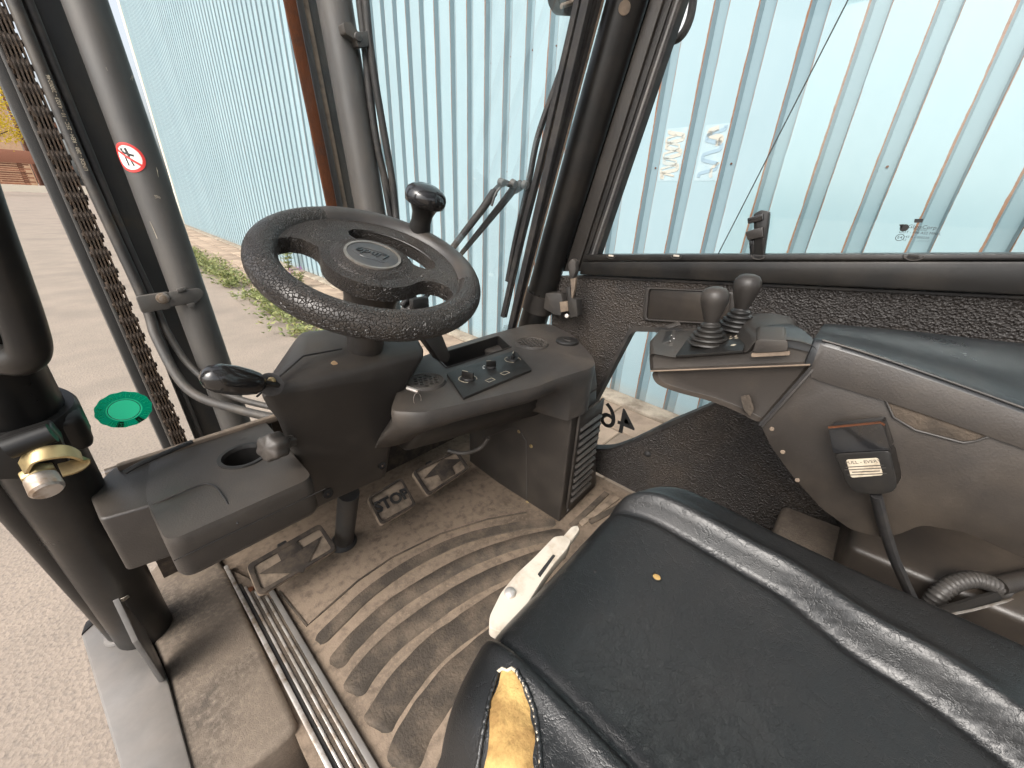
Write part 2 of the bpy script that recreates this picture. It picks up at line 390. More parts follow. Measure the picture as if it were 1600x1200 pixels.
M['wall'] = mat('pale_blue_sheet', (0.238, 0.332, 0.366), 0.6, spec=0.15, var=(0.27, 0.36, 0.39), vscale=1.5, vlo=0.4, vhi=0.7, bump=[('noise', 2.2, 0.35, 0.03), ('noise', 9, 0.15, 0.006)], stretch=(1, 1, 0.5))
def rust_and_groove_shade(m):
    nt = m.node_tree; N = nt.nodes; L = nt.links; b = N['Principled BSDF']
    src = b.inputs['Base Color'].links[0].from_socket
    tc = N.new('ShaderNodeTexCoord'); oi = N.new('ShaderNodeObjectInfo')
    s = N.new('ShaderNodeSeparateXYZ'); L.new(tc.outputs['Object'], s.inputs[0])
    def math_(op, a, bb, cl=False):
        x = N.new('ShaderNodeMath'); x.operation = op; x.use_clamp = cl
        for i, q in enumerate((a, bb)):
            if isinstance(q, (int, float)): x.inputs[i].default_value = q
            else: L.new(q, x.inputs[i])
        return x.outputs[0]
    def n1(sc, off):
        cx = N.new('ShaderNodeCombineXYZ'); L.new(math_('MULTIPLY', oi.outputs['Random'], 90 + off), cx.inputs[0]); L.new(s.outputs['Z'], cx.inputs[2])
        cx.inputs[1].default_value = off
        n = N.new('ShaderNodeTexNoise'); n.inputs['Scale'].default_value = sc; n.inputs['Detail'].default_value = 6; n.inputs['Roughness'].default_value = 0.7
        L.new(cx.outputs[0], n.inputs['Vector']); return n.outputs['Fac']
    rnd = oi.outputs['Random']
    w_a = math_('MULTIPLY', math_('SUBTRACT', n1(2.2, 3), 0.14), math_('ADD', math_('MULTIPLY', rnd, 0.020), 0.007))
    r_a = math_('MULTIPLY', math_('LESS_THAN', s.outputs['X'], w_a), math_('GREATER_THAN', s.outputs['X'], -0.004))
    w_b = math_('SUBTRACT', math_('MULTIPLY', n1(3.1, 7), 0.020), 0.0065)
    d_b = math_('ABSOLUTE', math_('SUBTRACT', s.outputs['X'], 0.1625), 0)
    r_b = math_('LESS_THAN', d_b, math_('MULTIPLY', w_b, 0.6))
    fac = math_('MAXIMUM', r_a, r_b)
    rc = N.new('ShaderNodeTexNoise'); rc.inputs['Scale'].default_value = 30; L.new(tc.outputs['Object'], rc.inputs['Vector'])
    rmix = N.new('ShaderNodeMix'); rmix.data_type = 'RGBA'; L.new(rc.outputs['Fac'], rmix.inputs[0])
    rmix.inputs[6].default_value = (0.13, 0.048, 0.024, 1); rmix.inputs[7].default_value = (0.24, 0.15, 0.10, 1)
    x = N.new('ShaderNodeMix'); x.data_type = 'RGBA'; L.new(fac, x.inputs[0]); L.new(src, x.inputs[6]); L.new(rmix.outputs[2], x.inputs[7])
    # shade of the recessed grooves painted in as a darker blue
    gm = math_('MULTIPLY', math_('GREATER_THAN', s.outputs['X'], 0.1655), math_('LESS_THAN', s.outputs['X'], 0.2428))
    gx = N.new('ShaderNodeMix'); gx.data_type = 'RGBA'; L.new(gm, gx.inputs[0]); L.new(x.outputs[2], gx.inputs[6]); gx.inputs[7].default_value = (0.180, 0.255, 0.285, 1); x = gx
    # grime creeping up from the ground
    g = math_('MULTIPLY', math_('SUBTRACT', 1.0, math_('DIVIDE', s.outputs['Z'], 0.14), True), math_('MULTIPLY', n1(9, 11), 0.9), True)
    y = N.new('ShaderNodeMix'); y.data_type = 'RGBA'; L.new(g, y.inputs[0]); L.new(x.outputs[2], y.inputs[6]); y.inputs[7].default_value = (0.30, 0.27, 0.22, 1)
    L.new(y.outputs[2], b.inputs['Base Color'])
rust_and_groove_shade(M['wall'])
def obj_tint(m, lo, hi):
    nt = m.node_tree; N = nt.nodes; L = nt.links; b = N['Principled BSDF']; src = b.inputs['Base Color'].links[0].from_socket
    oi = N.new('ShaderNodeObjectInfo'); r = N.new('ShaderNodeMapRange'); r.inputs['To Min'].default_value = lo; r.inputs['To Max'].default_value = hi
    L.new(oi.outputs['Random'], r.inputs['Value'])
    x = N.new('ShaderNodeVectorMath'); x.operation = 'SCALE'; L.new(src, x.inputs[0]); L.new(r.outputs[0], x.inputs['Scale']); L.new(x.outputs[0], b.inputs['Base Color'])
obj_tint(M['wall'], 0.93, 1.04)
wall = tag(link('corrugated_wall', None, None, WL(5, -0.05, 0)), 'long pale blue corrugated metal wall with rusty rib edges beside the forklift', 'wall')
prof = [(0, 0), (0.1625, 0), (0.1730, -0.042), (0.2325, -0.042), (0.2430, 0)]
def panel_mesh():
    zs = [0.0, WALL_H]; P = [[V(s, d, z) for s, d in prof] for z in zs]
    P2 = [[p + V(0, -0.004, 0) for p in r] for r in P]
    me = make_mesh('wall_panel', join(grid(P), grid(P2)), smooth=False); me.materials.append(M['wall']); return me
pm = panel_mesh()
rot = Matrix((WU, WOUT, V(0, 0, 1))).transposed().to_euler()
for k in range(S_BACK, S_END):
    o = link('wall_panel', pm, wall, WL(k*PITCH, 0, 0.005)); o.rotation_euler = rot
# far end of the wall: white corner trim
M['cream'] = mat('cream_trim', (0.70, 0.66, 0.55), 0.6)
add('corner_trim', box(WL(S_END*PITCH + 0.15, -0.12, WALL_H/2), (0.3, 0.3, WALL_H), (WU, WOUT, V(0,0,1))), M['cream'], wall, bevel=0.01)
# backing so the wall has a body
M['grey_back'] = mat('wall_core', (0.2, 0.2, 0.2), 0.9)
add('wall_core', box(WL((S_BACK+S_END)/2*PITCH, -0.17, WALL_H/2), ((S_END-S_BACK)*PITCH, 0.24, WALL_H - 0.02), (WU, WOUT, V(0,0,1))), M['grey_back'], wall)
# screw heads on the grooves
sc_me = make_mesh('screw_head', lathe([(0.006, 0), (0.006, 0.003), (0.0, 0.004)], (0,0,0), (0,1,0), 8)); sc_me.materials.append(M['rust'])
for k in range(-6, 8):
    for z in (0.62, 1.72, 2.55):
        if random.random() < 0.6:
            o = link('screw_head', sc_me, wall, WL(k*PITCH + 0.203, -0.040, z + random.uniform(-.02, .02))); o.rotation_euler = rot
# remains of painted lettering, two columns of squiggles on neighbouring faces
M['pale_patch'] = mat('scraped_paint', (0.27, 0.365, 0.40), 0.6, var=(0.31, 0.40, 0.43), vscale=14)
M['cream_paint'] = mat('cream_paint', (0.38, 0.37, 0.32), 0.6, var=(0.33, 0.37, 0.36), vscale=12)
M['blue_paint'] = mat('dull_blue_paint', (0.21, 0.30, 0.36), 0.6)
def squiggle(s0, s1, z0, z1, wav, ph, flip, m, wdt):
    pts = []
    for i in range(60):
        t = i/59; a = math.sin(t*wav*math.pi*2 + ph)
        a = max(-1, min(1, a*1.5))
        pts.append(WL((s0+s1)/2 + (s1-s0)/2*a*flip, 0.0025, z0 + (z1-z0)*t))
    return add('faded_lettering', bar(pts, wdt, 0.002, WOUT), m, wall, smooth=False)
for (s0, s1, m) in ((0.012, 0.150, 'cream_paint'), (-0.235, -0.095, 'blue_paint')):
    add('paint_patch', box(WL((s0+s1)/2, 0.0008, 1.79), (s1-s0, 0.0012, 0.30), (WU, WOUT, V(0,0,1))), M['pale_patch'], wall)
squiggle(0.030, 0.130, 1.66, 1.93, 3.2, 0.4, 1, M['cream_paint'], 0.022)
squiggle(0.045, 0.140, 1.665, 1.90, 2.7, 2.1, -1, M['cream_paint'], 0.012)
squiggle(-0.215, -0.120, 1.66, 1.93, 2.6, 1.2, 1, M['blue_paint'], 0.020)
squiggle(-0.205, -0.130, 1.84, 1.92, 1.0, 0.2, -1, M['cream_paint'], 0.030)
squiggle(-0.220, -0.190, 1.66, 1.74, 0.6, 0.2, 1, M['cream_paint'], 0.018)

# --- pavement of slabs along the wall
PAVE_W = 1.22
M['pave_base'] = mat('joint_dirt', (0.15, 0.115, 0.085), 0.95, var=(0.24, 0.19, 0.14), vscale=5, spec=0.1, bump=[('noise', 60, 0.6, 0.008)])
M['slab'] = mat('worn_slab', (0.36, 0.275, 0.205), 0.9, var=(0.25, 0.19, 0.145), vscale=4, spec=0.15, bump=[('noise', 90, 0.4, 0.004)])
def obj_tint(m, lo, hi):
    nt = m.node_tree; N = nt.nodes; L = nt.links; b = N['Principled BSDF']; src = b.inputs['Base Color'].links[0].from_socket
    oi = N.new('ShaderNodeObjectInfo'); r = N.new('ShaderNodeMapRange'); r.inputs['To Min'].default_value = lo; r.inputs['To Max'].default_value = hi
    L.new(oi.outputs['Random'], r.inputs['Value'])
    x = N.new('ShaderNodeVectorMath'); x.operation = 'SCALE'; L.new(src, x.inputs[0]); L.new(r.outputs[0], x.inputs['Scale']); L.new(x.outputs[0], b.inputs['Base Color'])
obj_tint(M['slab'], 0.75, 1.12)
s_lo, s_hi = S_BACK*PITCH, S_END*PITCH
pave = tag(add('pavement', prism([WL(s_lo, 0.0, -0.05), WL(s_hi, 0.0, -0.05), WL(s_hi, PAVE_W, -0.05), WL(s_lo, PAVE_W, -0.05)], (0, 0, 0.065)), M['pave_base'], smooth=False), kind='structure')
sl = [make_mesh('paving_slab', box((0, 0, 0), (0.385, 0.333, 0.03)), bevel=0.006, seg=1), ]
sl[0].materials.append(M['slab'])
i = 0; s = s_lo + 0.2
while s < s_hi - 0.2:
    for r in range(3):
        off = 0.2 if r % 2 else 0
        o = link('paving_slab', sl[0], pave, WL(s + off, 0.20 + 0.175 + r*0.345, 0.010 + random.uniform(-.003, .004)))
        o.rotation_euler = (rot.x + random.uniform(-.008, .008), random.uniform(-.008, .008), rot.z + random.uniform(-.012, .012))
    s += 0.395
M['kerb'] = mat('dirty_concrete', (0.33, 0.285, 0.225), 0.95, var=(0.14, 0.11, 0.085), vscale=6, vlo=0.4, vhi=0.7, spec=0.1, bump=[('noise', 50, 0.7, 0.01)])
tag(add('concrete_footing', prism([WL(s_lo, 0.0, 0.0), WL(s_hi, 0.0, 0.0), WL(s_hi, 0.185, 0.0), WL(s_lo, 0.185, 0.0)], (0, 0, 0.040)), M['kerb'], bevel=0.012), kind='structure')

# --- weeds in the joint between pavement and asphalt
def leaf_mat(name, c1, c2, c3=None):
    m = bpy.data.materials.new(name); m.use_nodes = True; nt = m.node_tree; N = nt.nodes; L = nt.links; b = N['Principled BSDF']
    tc = N.new('ShaderNodeTexCoord'); n = N.new('ShaderNodeTexNoise'); n.inputs['Scale'].default_value = 9; L.new(tc.outputs['Object'], n.inputs['Vector'])
    cr = N.new('ShaderNodeValToRGB'); cr.color_ramp.elements[0].color = (*c1, 1); cr.color_ramp.elements[0].position = 0.35
    cr.color_ramp.elements[1].color = (*c2, 1); cr.color_ramp.elements[1].position = 0.62
    if c3: e = cr.color_ramp.elements.new(0.75); e.color = (*c3, 1)
    L.new(n.outputs['Fac'], cr.inputs[0]); L.new(cr.outputs[0], b.inputs['Base Color']); b.inputs['Roughness'].default_value = 0.6
    tl = N.new('ShaderNodeBsdfTranslucent'); L.new(cr.outputs[0], tl.inputs[0]); x = N.new('ShaderNodeMixShader'); x.inputs[0].default_value = 0.3
    L.new(b.outputs[0], x.inputs[1]); L.new(tl.outputs[0], x.inputs[2]); L.new(x.outputs[0], N['Material Output'].inputs[0]); return m
M['weed'] = leaf_mat('weed_leaf', (0.10, 0.13, 0.04), (0.27, 0.28, 0.10), (0.42, 0.35, 0.14))
M['yellow_leaf'] = leaf_mat('autumn_leaf', (0.45, 0.32, 0.02), (0.75, 0.58, 0.03))
M['purple'] = mat('purple_flower', (0.28, 0.07, 0.30), 0.7)
M['stem'] = mat('stem', (0.12, 0.13, 0.05), 0.8)
def leaf(o, d, L_, w, roll):
    d = d.normalized(); s = d.cross(V(0,0,1)); s = s.normalized() if s.length > 1e-3 else V(1,0,0)
    s = (Matrix.Rotation(roll, 3, d) @ s); n = d.cross(s)
    v = [o, o + d*L_*0.45 + s*w/2 + n*w*0.15, o + d*L_ - n*w*0.2, o + d*L_*0.45 - s*w/2 + n*w*0.15]
    return v, [(0, 1, 2), (0, 2, 3)]
def leaves(gen):
    v, f = [], []
    for g in gen:
        n = len(v); v += g[0]; f += [tuple(i+n for i in q) for q in g[1]]
    return v, f
def weed_gen():
    for k in range(760):
        s = random.uniform(1.8, 12.5) if random.random() < 0.8 else random.uniform(12.5, 19)
        dens = noise.noise(V(s*0.9, 3, 0))
        if dens < -0.25: continue
        out = PAVE_W + 0.16 + random.gauss(0, 0.13); base = WL(s, out, 0.0)
        hgt = max(0.04, (0.13 + 0.12*dens)*random.uniform(0.5, 1.3))
        for j in range(9):
            a = random.uniform(0, 6.28); t = random.uniform(0.2, 1)
            p = base + V(math.cos(a), math.sin(a), 0)*0.06*t + V(0, 0, hgt*t)
            yield leaf(p, V(math.cos(a), math.sin(a), random.uniform(-.3, .8)), random.uniform(.04, .09), random.uniform(.02, .045), random.uniform(-.6, .6))
tag(add('weeds', leaves(weed_gen()), M['weed'], smooth=False), 'low green and yellowish weeds along the edge of the pavement', 'weeds', kind='stuff')
def plant(base, h, n, label, flowers=True):
    root = tag(link('flowering_weed', None, None, base), label, 'plant')
    st, lv, fl = [], [], []
    for k in range(n):
        a = random.uniform(0, 6.28); lean = random.uniform(.15, .5)
        pts = [base + V(math.cos(a), math.sin(a), 0)*lean*h*t**1.6 + V(0, 0, h*t*(1 - 0.25*t*lean)) for t in [i/6 for i in range(7)]]
        st.append(tube(pts, [0.006*(1 - 0.7*i/6) for i in range(7)], 5))
        for i in range(1, 7):
            for q in range(4):
                b = random.uniform(0, 6.28); lv.append(leaf(pts[i], V(math.cos(b), math.sin(b), random.uniform(-.2, .5)), random.uniform(.06, .12), .03, random.uniform(-.5, .5)))
        if flowers and k % 2 == 0:
            fl.append([])
            for i in range(14):
                p = pts[-1] + V(random.gauss(0, .012), random.gauss(0, .012), i*0.008); b = random.uniform(0, 6.28)
                fl[-1].append(leaf(p, V(math.cos(b), math.sin(b), .3), .025, .018, 0))
    add('stem', join(*st), M['stem'], root); add('foliage', leaves(lv), M['weed'], root, smooth=False)
    for g in fl: tag(add('flower', leaves(g), M['purple'], root, smooth=False), kind='stuff')
plant(PZ(452, 425, 0.0), 0.55, 7, 'purple flowering weed growing at the foot of the wall, seen through the steering wheel')
plant(PZ(468, 452, 0.0), 0.28, 5, 'small weed growing in front of the purple flowering one', True)

# --- far end of the yard
FY = 92.0
M['far_kerb'] = mat('far_kerb', (0.62, 0.56, 0.46), 0.9)
tag(add('far_kerb', box((-14, FY - 0.4, 0.45), (60, 0.5, 0.9)), M['far_kerb']), kind='structure')
M['far_plank'] = mat('brown_timber', (0.20, 0.085, 0.05), 0.9, var=(0.30, 0.14, 0.08), vscale=1.2)
obj_tint(M['far_plank'], 0.6, 1.3)
M['far_cap'] = mat('red_brown_cap', (0.30, 0.13, 0.08), 0.9)
M['pale_brick'] = mat('pale_brick', (0.55, 0.36, 0.22), 0.9, var=(0.48, 0.30, 0.18), vscale=2.0)
fence = tag(link('slatted_fence', None, None, (-12, FY, 0)), 'brown slatted timber fence at the far end of the yard', 'fence')
ztop, z0 = PY(30, 255, FY).z, 0.9
nz = 10; dz = (ztop - z0)/nz
pk = make_mesh('slat', box((0, 0, 0), (3.1, 0.12, dz*0.72)), bevel=0.01, seg=1); pk.materials.append(M['far_plank'])
for i in range(nz):
    for k in range(9):
        o = link('slat', pk, fence, (-27 + k*3.2 + (i % 2)*0.5, FY + 0.05*(i % 2), z0 + dz*(i + 0.5)))
for k in range(8):
    add('fence_post', box((-26 + k*4.3, FY + 0.28, (z0+ztop)/2), (0.5, 0.3, ztop - z0 + 0.2)), M['far_plank'], fence)
zt2 = PY(30, 235, FY).z
add('top_board', box((-13, FY + 0.1, (ztop + zt2)/2), (34, 0.4, zt2 - ztop)), M['far_cap'], fence, bevel=0.02)
bld = tag(link('brick_building', None, None, (-16, FY + 14, 0)), 'pale orange brick building behind the slatted fence', 'building')
bx = PY(22, 200, FY + 12).x
add('wall', box((bx - 10, FY + 16, 7), (20, 8, 14)), M['pale_brick'], bld)
add('downpipe', tube([V(bx + 0.25, FY + 11.8, 0), V(bx + 0.25, FY + 11.8, 14)], 0.16, 8), M['far_plank'], bld)
add('side_wing', box((bx + 2.6, FY + 19, 5.2), (4.6, 8, 10.4)), M['far_plank'], bld)
add('roof', prism([V(bx - 21, FY + 11.2, 14), V(bx + 0.7, FY + 11.2, 14), V(bx + 0.7, FY + 20.5, 14), V(bx - 21, FY + 20.5, 14)], (0, 0, 0.5)), M['far_cap'], bld, bevel=0.03)
for k in range(3):
    w = add('window', box((bx - 4 - k*5, FY + 11.98, 8.5), (2.0, 0.2, 2.4)), M['white'], bld, bevel=0.03)
    add('pane', box((bx - 4 - k*5, FY + 11.86, 8.5), (1.7, 0.06, 2.1)), M['satin'], w)
tree = tag(link('autumn_tree', None, None, (PY(-95, 130, 70).x, 70, 0)), 'tree with bright yellow autumn leaves at the far left', 'tree')
tb = wloc(tree)
M['bark'] = mat('bark', (0.10, 0.075, 0.055), 0.9, bump=[('noise', 12, 0.8, 0.05)])
tz = PY(0, 140, 70).z
limbs = [tube([tb, tb + V(.1, 0, tz*0.35), tb + V(0.2, .1, tz*0.7), tb + V(.1, .2, tz*1.15)], [.35, .28, .2, .06], 9)]
tips = []
for k in range(14):
    a = k*2.4; h = tz*(0.5 + 0.045*k); e = tb + V(math.cos(a)*3.0, math.sin(a)*3.0, h + 1.2)
    limbs.append(tube([tb + V(.1, .05, h*0.85), tb + V(math.cos(a)*1.4, math.sin(a)*1.4, h + .3), e], [.12, .08, .03], 6)); tips.append(e)
add('trunk', join(*limbs), M['bark'], tree)
def crown():
    for k in range(5200):
        c = random.choice(tips) + V(random.gauss(0, .75), random.gauss(0, .75), random.gauss(0, .6))
        yield leaf(c, V(random.gauss(0, 1), random.gauss(0, 1), random.gauss(-.3, .6)), random.uniform(.14, .30), random.uniform(.12, .24), random.uniform(-3, 3))
add('crown', leaves(crown()), M['yellow_leaf'], tree, smooth=False)

# ================================================================ FORKLIFT: frame, mast, glass, floor
truck = tag(link('forklift', None, None, (0.47, 0.3, 0)), 'dark grey forklift with worn black seat and mast, parked beside the blue wall', 'forklift')
def lerp(a, b, t): return a + (b - a)*t
# ---- mast (leaning forward 4 degrees)
MX, MY = -0.018, 0.112
MD = V(MX, MY, 1.0); MN = V(0, -1, MY)
def PM(px, py, yb):
    p = PP(px, py, (0, yb, 1.46), MN); return p
def mx(px, py, yb):                                    # x of a column at the camera's height
    p = PM(px, py, yb); return p.x - MX*(p.z - 1.46)
def mpt(x, yb, z): return V(x + MX*(z - 1.46), yb + MY*(z - 1.46), z)
def mcol(x0, x1, yb, depth, zlo=0.12, zhi=3.4):
    a_, b_ = mpt(x0, yb, zlo), mpt(x1, yb, zlo)
    return prism([a_, b_, b_ + V(0, depth, 0), a_ + V(0, depth, 0)], MD*(zhi - zlo))
mast = add('mast', mcol(mx(121, 400, 1.40), mx(145, 400, 1.40), 1.40, 0.13), M['mast_dark'], truck, bevel=0.004)
add('mast_web', mcol(mx(140, 400, 1.50), mx(166, 400, 1.50), 1.50, 0.02), M['mast_dark'], mast)
add('rail_lip', mcol(mx(138, 400, 1.385), mx(146, 400, 1.385), 1.385, 0.012), M['mast'], mast, bevel=0.003)
add('mast_channel', mcol(mx(190, 400, 1.42), mx(250, 400, 1.42), 1.42, 0.05), M['mast_dark'], mast, bevel=0.004)
add('mast_channel', mcol(mx(199, 400, 1.40), mx(207, 400, 1.40), 1.405, 0.012), M['mast'], mast, bevel=0.003)
xr0, xr1 = mx(486, 200, 1.395), mx(503, 200, 1.395)
add('rusty_rail', mcol(xr0, xr1, 1.395, 0.012), M['rust'], mast, bevel=0.003)
add('mast_channel', mcol(mx(503, 200, 1.41), mx(513, 200, 1.41), 1.41, 0.05), M['mast'], mast, bevel=0.004)
add('mast_channel', mcol(mx(512, 200, 1.42), mx(520, 200, 1.42), 1.42, 0.08), M['tan'], mast, bevel=0.003)
add('mast_channel', mcol(mx(519, 200, 1.41), mx(540, 200, 1.41), 1.425, 0.08), M['mast_dark'], mast, bevel=0.004)
CYL = []
for (a, b, row) in ((243, 305, 400), (533, 579, 200)):
    x0, x1 = mx(a, row, 1.31), mx(b, row, 1.31); xc, r = (x0+x1)/2, (x1-x0)/2*0.97
    CYL.append((xc, r))
    add('lift_cylinder', tube([mpt(xc, 1.31, 0.1), mpt(xc, 1.31, 3.4)], r, 32), M['mast'], mast)
for k in range(3):
    z = 0.35 + 0.5*k
    add('cross_member', box(mpt(0.46, 1.47, z) if k == 0 else mpt(0.46, 1.47, 2.6 + 0.3*k), (0.75, 0.05, 0.12)), M['mast_dark'], mast, bevel=0.005)
# chain of leaf links
xc0, xc1 = mx(145, 400, 1.385), mx(172, 400, 1.385)
chain = add('lift_chain', tube([mpt((xc0+xc1)/2, 1.395, 0.3), mpt((xc0+xc1)/2, 1.395, 3.3)], 0.006, 6), M['chain'], truck)
def link_mesh(odd):
    gs = []; wd = (xc1 - xc0)*1.22
    n = 5 if odd else 4; th = wd/11
    for k in range(n):
        x = ((k - (n-1)/2)*2)*th
        lp = []
        for i in range(10):
            a = math.pi*2*i/10; c, s_ = math.cos(a), math.sin(a)
            lp.append(V(x - th*0.48, c*0.0165, s_*0.0165 + (0.020 if s_ > 0 else -0.020)))
        gs.append(prism(lp, (th*0.96, 0, 0)))
    gs.append(tube([V(-wd/2, -0.004, 0.020), V(wd/2, -0.004, 0.020)], 0.006, 8))
    me = make_mesh('chain_link', join(*gs), smooth=False); me.materials.append(M['chain']); return me
lm = [link_mesh(0), link_mesh(1)]
z = 0.45; k = 0
while z < 2.75:
    o = link('chain_link', lm[k % 2], chain, mpt((xc0+xc1)/2, 1.385, z)); o.rotation_euler = (-MY, MX + random.uniform(-.01, .01), random.uniform(-.02, .02))
    z += 0.040; k += 1
# hoses on the left upright
def hose(pts, r, m='rubber_grey', parent=mast, name='hydraulic_hose', k=8): return add(name, tube(spline(pts, k), r, 12), M[m], parent)
xh = (mx(173, 400, 1.37) + mx(197, 400, 1.37))/2; rh = (mx(197, 400, 1.37) - mx(173, 400, 1.37))/2
hose([mpt(xh, 1.37, 3.3), mpt(xh, 1.37, 2.4), mpt(xh, 1.37, 1.6), PM(222, 462, 1.36), PM(246, 530, 1.33), PM(296, 610, 1.25), PM(380, 642, 1.15), PM(470, 660, 1.05)], rh*0.85)
hose([mpt(xh + 0.022, 1.385, 3.3), mpt(xh + 0.022, 1.385, 1.6), PM(240, 470, 1.37), PM(262, 520, 1.35), PM(300, 575, 1.30), PM(360, 618, 1.22), PM(440, 640, 1.12)], rh*0.62)
for k2 in range(1):
    a, b = PM(66, 95, 1.37 - rh - 0.004), PM(140, 285, 1.37 - rh - 0.004)
    d = (a - b); x_ = d.normalized(); y_ = V(-1, 0, 0)
    # print on the hose runs upward and is read from the left
    add('hose_print', text_geo('LINDE - 280 - REH - 2SC - 10 - 4.023 - 2000246', d.length*0.040, (a+b)/2 + V(rh*0.1, 0, 0), MD, V(-1, 0, 0), 0.0004), M['label'], mast, smooth=False)
# clamp bracket round the left cylinder
def mq(pxs, yb): return [PM(p[0], p[1], yb) for p in pxs]
yb_c = 1.31 - CYL[0][1] - 0.004
cl = add('hose_clamp', prism(round_loop(mq([(212, 464), (264, 456), (268, 482), (222, 490)], yb_c), 0.006), (0, 0.012, 0)), M['mast'], truck, bevel=0.002)
add('clamp_band', prism(round_loop(mq([(262, 456), (312, 450), (320, 458), (312, 472), (266, 480)], yb_c), 0.008), (0, 0.006, 0)), M['mast'], cl, bevel=0.002)
add('clamp_tab', prism(mq([(276, 452), (290, 448), (292, 454), (278, 458)], yb_c - 0.004), (0, 0.006, 0)), M['mast'], cl, bevel=0.001)
add('clamp_tab', prism(mq([(292, 476), (304, 473), (306, 479), (296, 482)], yb_c - 0.004), (0, 0.006, 0)), M['mast'], cl, bevel=0.001)
add('clamp_bolt', lathe([(0.013, 0), (0.013, 0.002), (0.008, 0.003), (0.008, 0.008), (0, 0.009)], PM(254, 466, yb_c), (0, -1, 0), 16), M['steel'], cl)
# prohibition sticker wrapped on the left cylinder
xc, r = CYL[0]
sp = PM(201, 246, 1.31 - r*0.85); zc = sp.z; ang0 = math.asin(max(-1, min(1, (sp.x - MX*(zc - 1.46) - xc)/r)))
def on_cyl(a, b, lift):
    th = ang0 + a/r; p = mpt(xc, 1.31, zc + b)
    return p + V(math.sin(th), -math.cos(th), 0)*(r + lift)
SR = 0.029
def cyl_disc(rad0, rad1, lift, n=28, m=4):
    P = [[on_cyl(math.cos(2*math.pi*k/n)*lerp(rad0, rad1, j/m), math.sin(2*math.pi*k/n)*lerp(rad0, rad1, j/m), lift) for k in range(n+1)] for j in range(m+1)]
    return grid(P)
def cyl_strip(p0, p1, w, lift, m=8):
    (a0, b0), (a1, b1) = p0, p1; L_ = math.hypot(a1-a0, b1-b0); nx, ny = -(b1-b0)/L_*w/2, (a1-a0)/L_*w/2
    return grid([[on_cyl(lerp(a0, a1, t/m) + s_*nx, lerp(b0, b1, t/m) + s_*ny, lift) for t in range(m+1)] for s_ in (-1, 1)])
st = add('warning_sticker', cyl_disc(0.0, SR*0.86, 0.0006), M['white'], mast)
add('sticker_print', join(cyl_strip((-.010, .010), (.012, .004), 0.004, 0.0010), cyl_strip((-.006, .012), (-.004, -.016), 0.0035, 0.0010),
    cyl_strip((.001, .008), (.006, -.016), 0.003, 0.0010), cyl_strip((.0, .018), (.003, .002), 0.005, 0.0010), cyl_strip((-.011, .015), (-.006, .015), 0.005, 0.0010)), M['black_print'], mast)
add('sticker_ring', join(cyl_disc(SR*0.82, SR, 0.0013), cyl_strip((-.021, .016), (.021, -.016), 0.0045, 0.0014)), M['red'], mast)
# scratches on the left cylinder
gs = []
for (x0, y0, x1, y1) in ((162, 110, 204, 126), (205, 125, 222, 122), (236, 305, 246, 308), (228, 345, 240, 370), (240, 262, 243, 275)):
    for q in range(3):
        p = PM(x0 + q, y0 + q*2, 1.31); a = p.x - MX*(p.z - 1.46) - xc
        th = max(-1.2, min(1.2, a/r)); p2 = PM(x1, y1 + q, 1.31); th2 = max(-1.2, min(1.2, (p2.x - MX*(p2.z - 1.46) - xc)/r))
        A = mpt(xc, 1.31, p.z) + V(math.sin(th), -math.cos(th), 0)*(r + 0.0004); B = mpt(xc, 1.31, p2.z) + V(math.sin(th2), -math.cos(th2), 0)*(r + 0.0004)
        gs.append(tube([A, (A+B)/2 + V(0, -0.001, 0.002), B], 0.0003, 4))
add('scratch_marks', join(*gs), M['label'], mast)
# hoses and bracket on the right upright
xc, r = CYL[1]
yc = 1.31 - r
hose([PM(556, -60, yc), PM(563, 10, yc), PM(570, 70, yc), PM(578, 150, yc), PM(590, 230, yc), PM(604, 290, yc), PM(614, 340, yc), PM(620, 400, yc - .05), PM(640, 470, yc - .1)], 0.011, 'rubber')
hose([PM(566, -60, yc - .02), PM(572, 10, yc - .02), PM(578, 70, yc - .02), PM(590, 150, yc - .02), PM(604, 230, yc - .02), PM(614, 290, yc - .02), PM(619, 340, yc - .02), PM(626, 400, yc - .07), PM(648, 470, yc - .12)], 0.011, 'rubber')
hose([PM(572, 80, yc + .01), PM(578, 130, yc + .01), PM(586, 200, yc + .01), PM(603, 300, yc), PM(612, 345, yc)], 0.009, 'rubber')
cl2 = add('hose_clamp', prism(round_loop(mq([(536, 35), (548, 34), (560, 50), (578, 48), (578, 72), (560, 74), (556, 62), (540, 52)], yc - 0.028), 0.006), (0, 0.03, 0)), M['mast_dark'], truck, bevel=0.003)
add('clamp_bolt', lathe([(0.012, 0), (0.010, 0.006), (0, 0.008)], PM(559, 58, yc - 0.028), (0, -1, 0), 12), M['mast'], cl2)

# ---- pillars and windscreen
X_P = 1.03
def pline(ax, ay, bx_, by, y): t = (y - ay)/(by - ay); return ax + (bx_ - ax)*t
pA, pB = PX(866, 390, X_P), PX(980, 0, X_P); pd = (pB - pA).normalized()
pil = add('right_front_pillar', tube([pA - pd*0.42, pA, pB, pB + pd*0.30], 0.047, 36), M['satin'], truck)
add('cap', lathe([(0.013, 0.046), (0.013, 0.049), (0.0, 0.0495)], pA + pd*((PX(970, 12, X_P - .045) - pA).dot(pd)), -V(0.80, 0.50, 0.1), 20), M['tan'], pil)
def xquad(a0, a1, b0, b1, ya, yb_, X, th, ext=-240):
    P = [PX(pline(a0, ya, b0, yb_, ext), ext, X), PX(pline(a1, ya, b1, yb_, ext), ext, X), PX(pline(a1, ya, b1, yb_, 424), 424, X), PX(pline(a0, ya, b0, yb_, 424), 424, X)]
    return prism(P, (th, 0, 0))
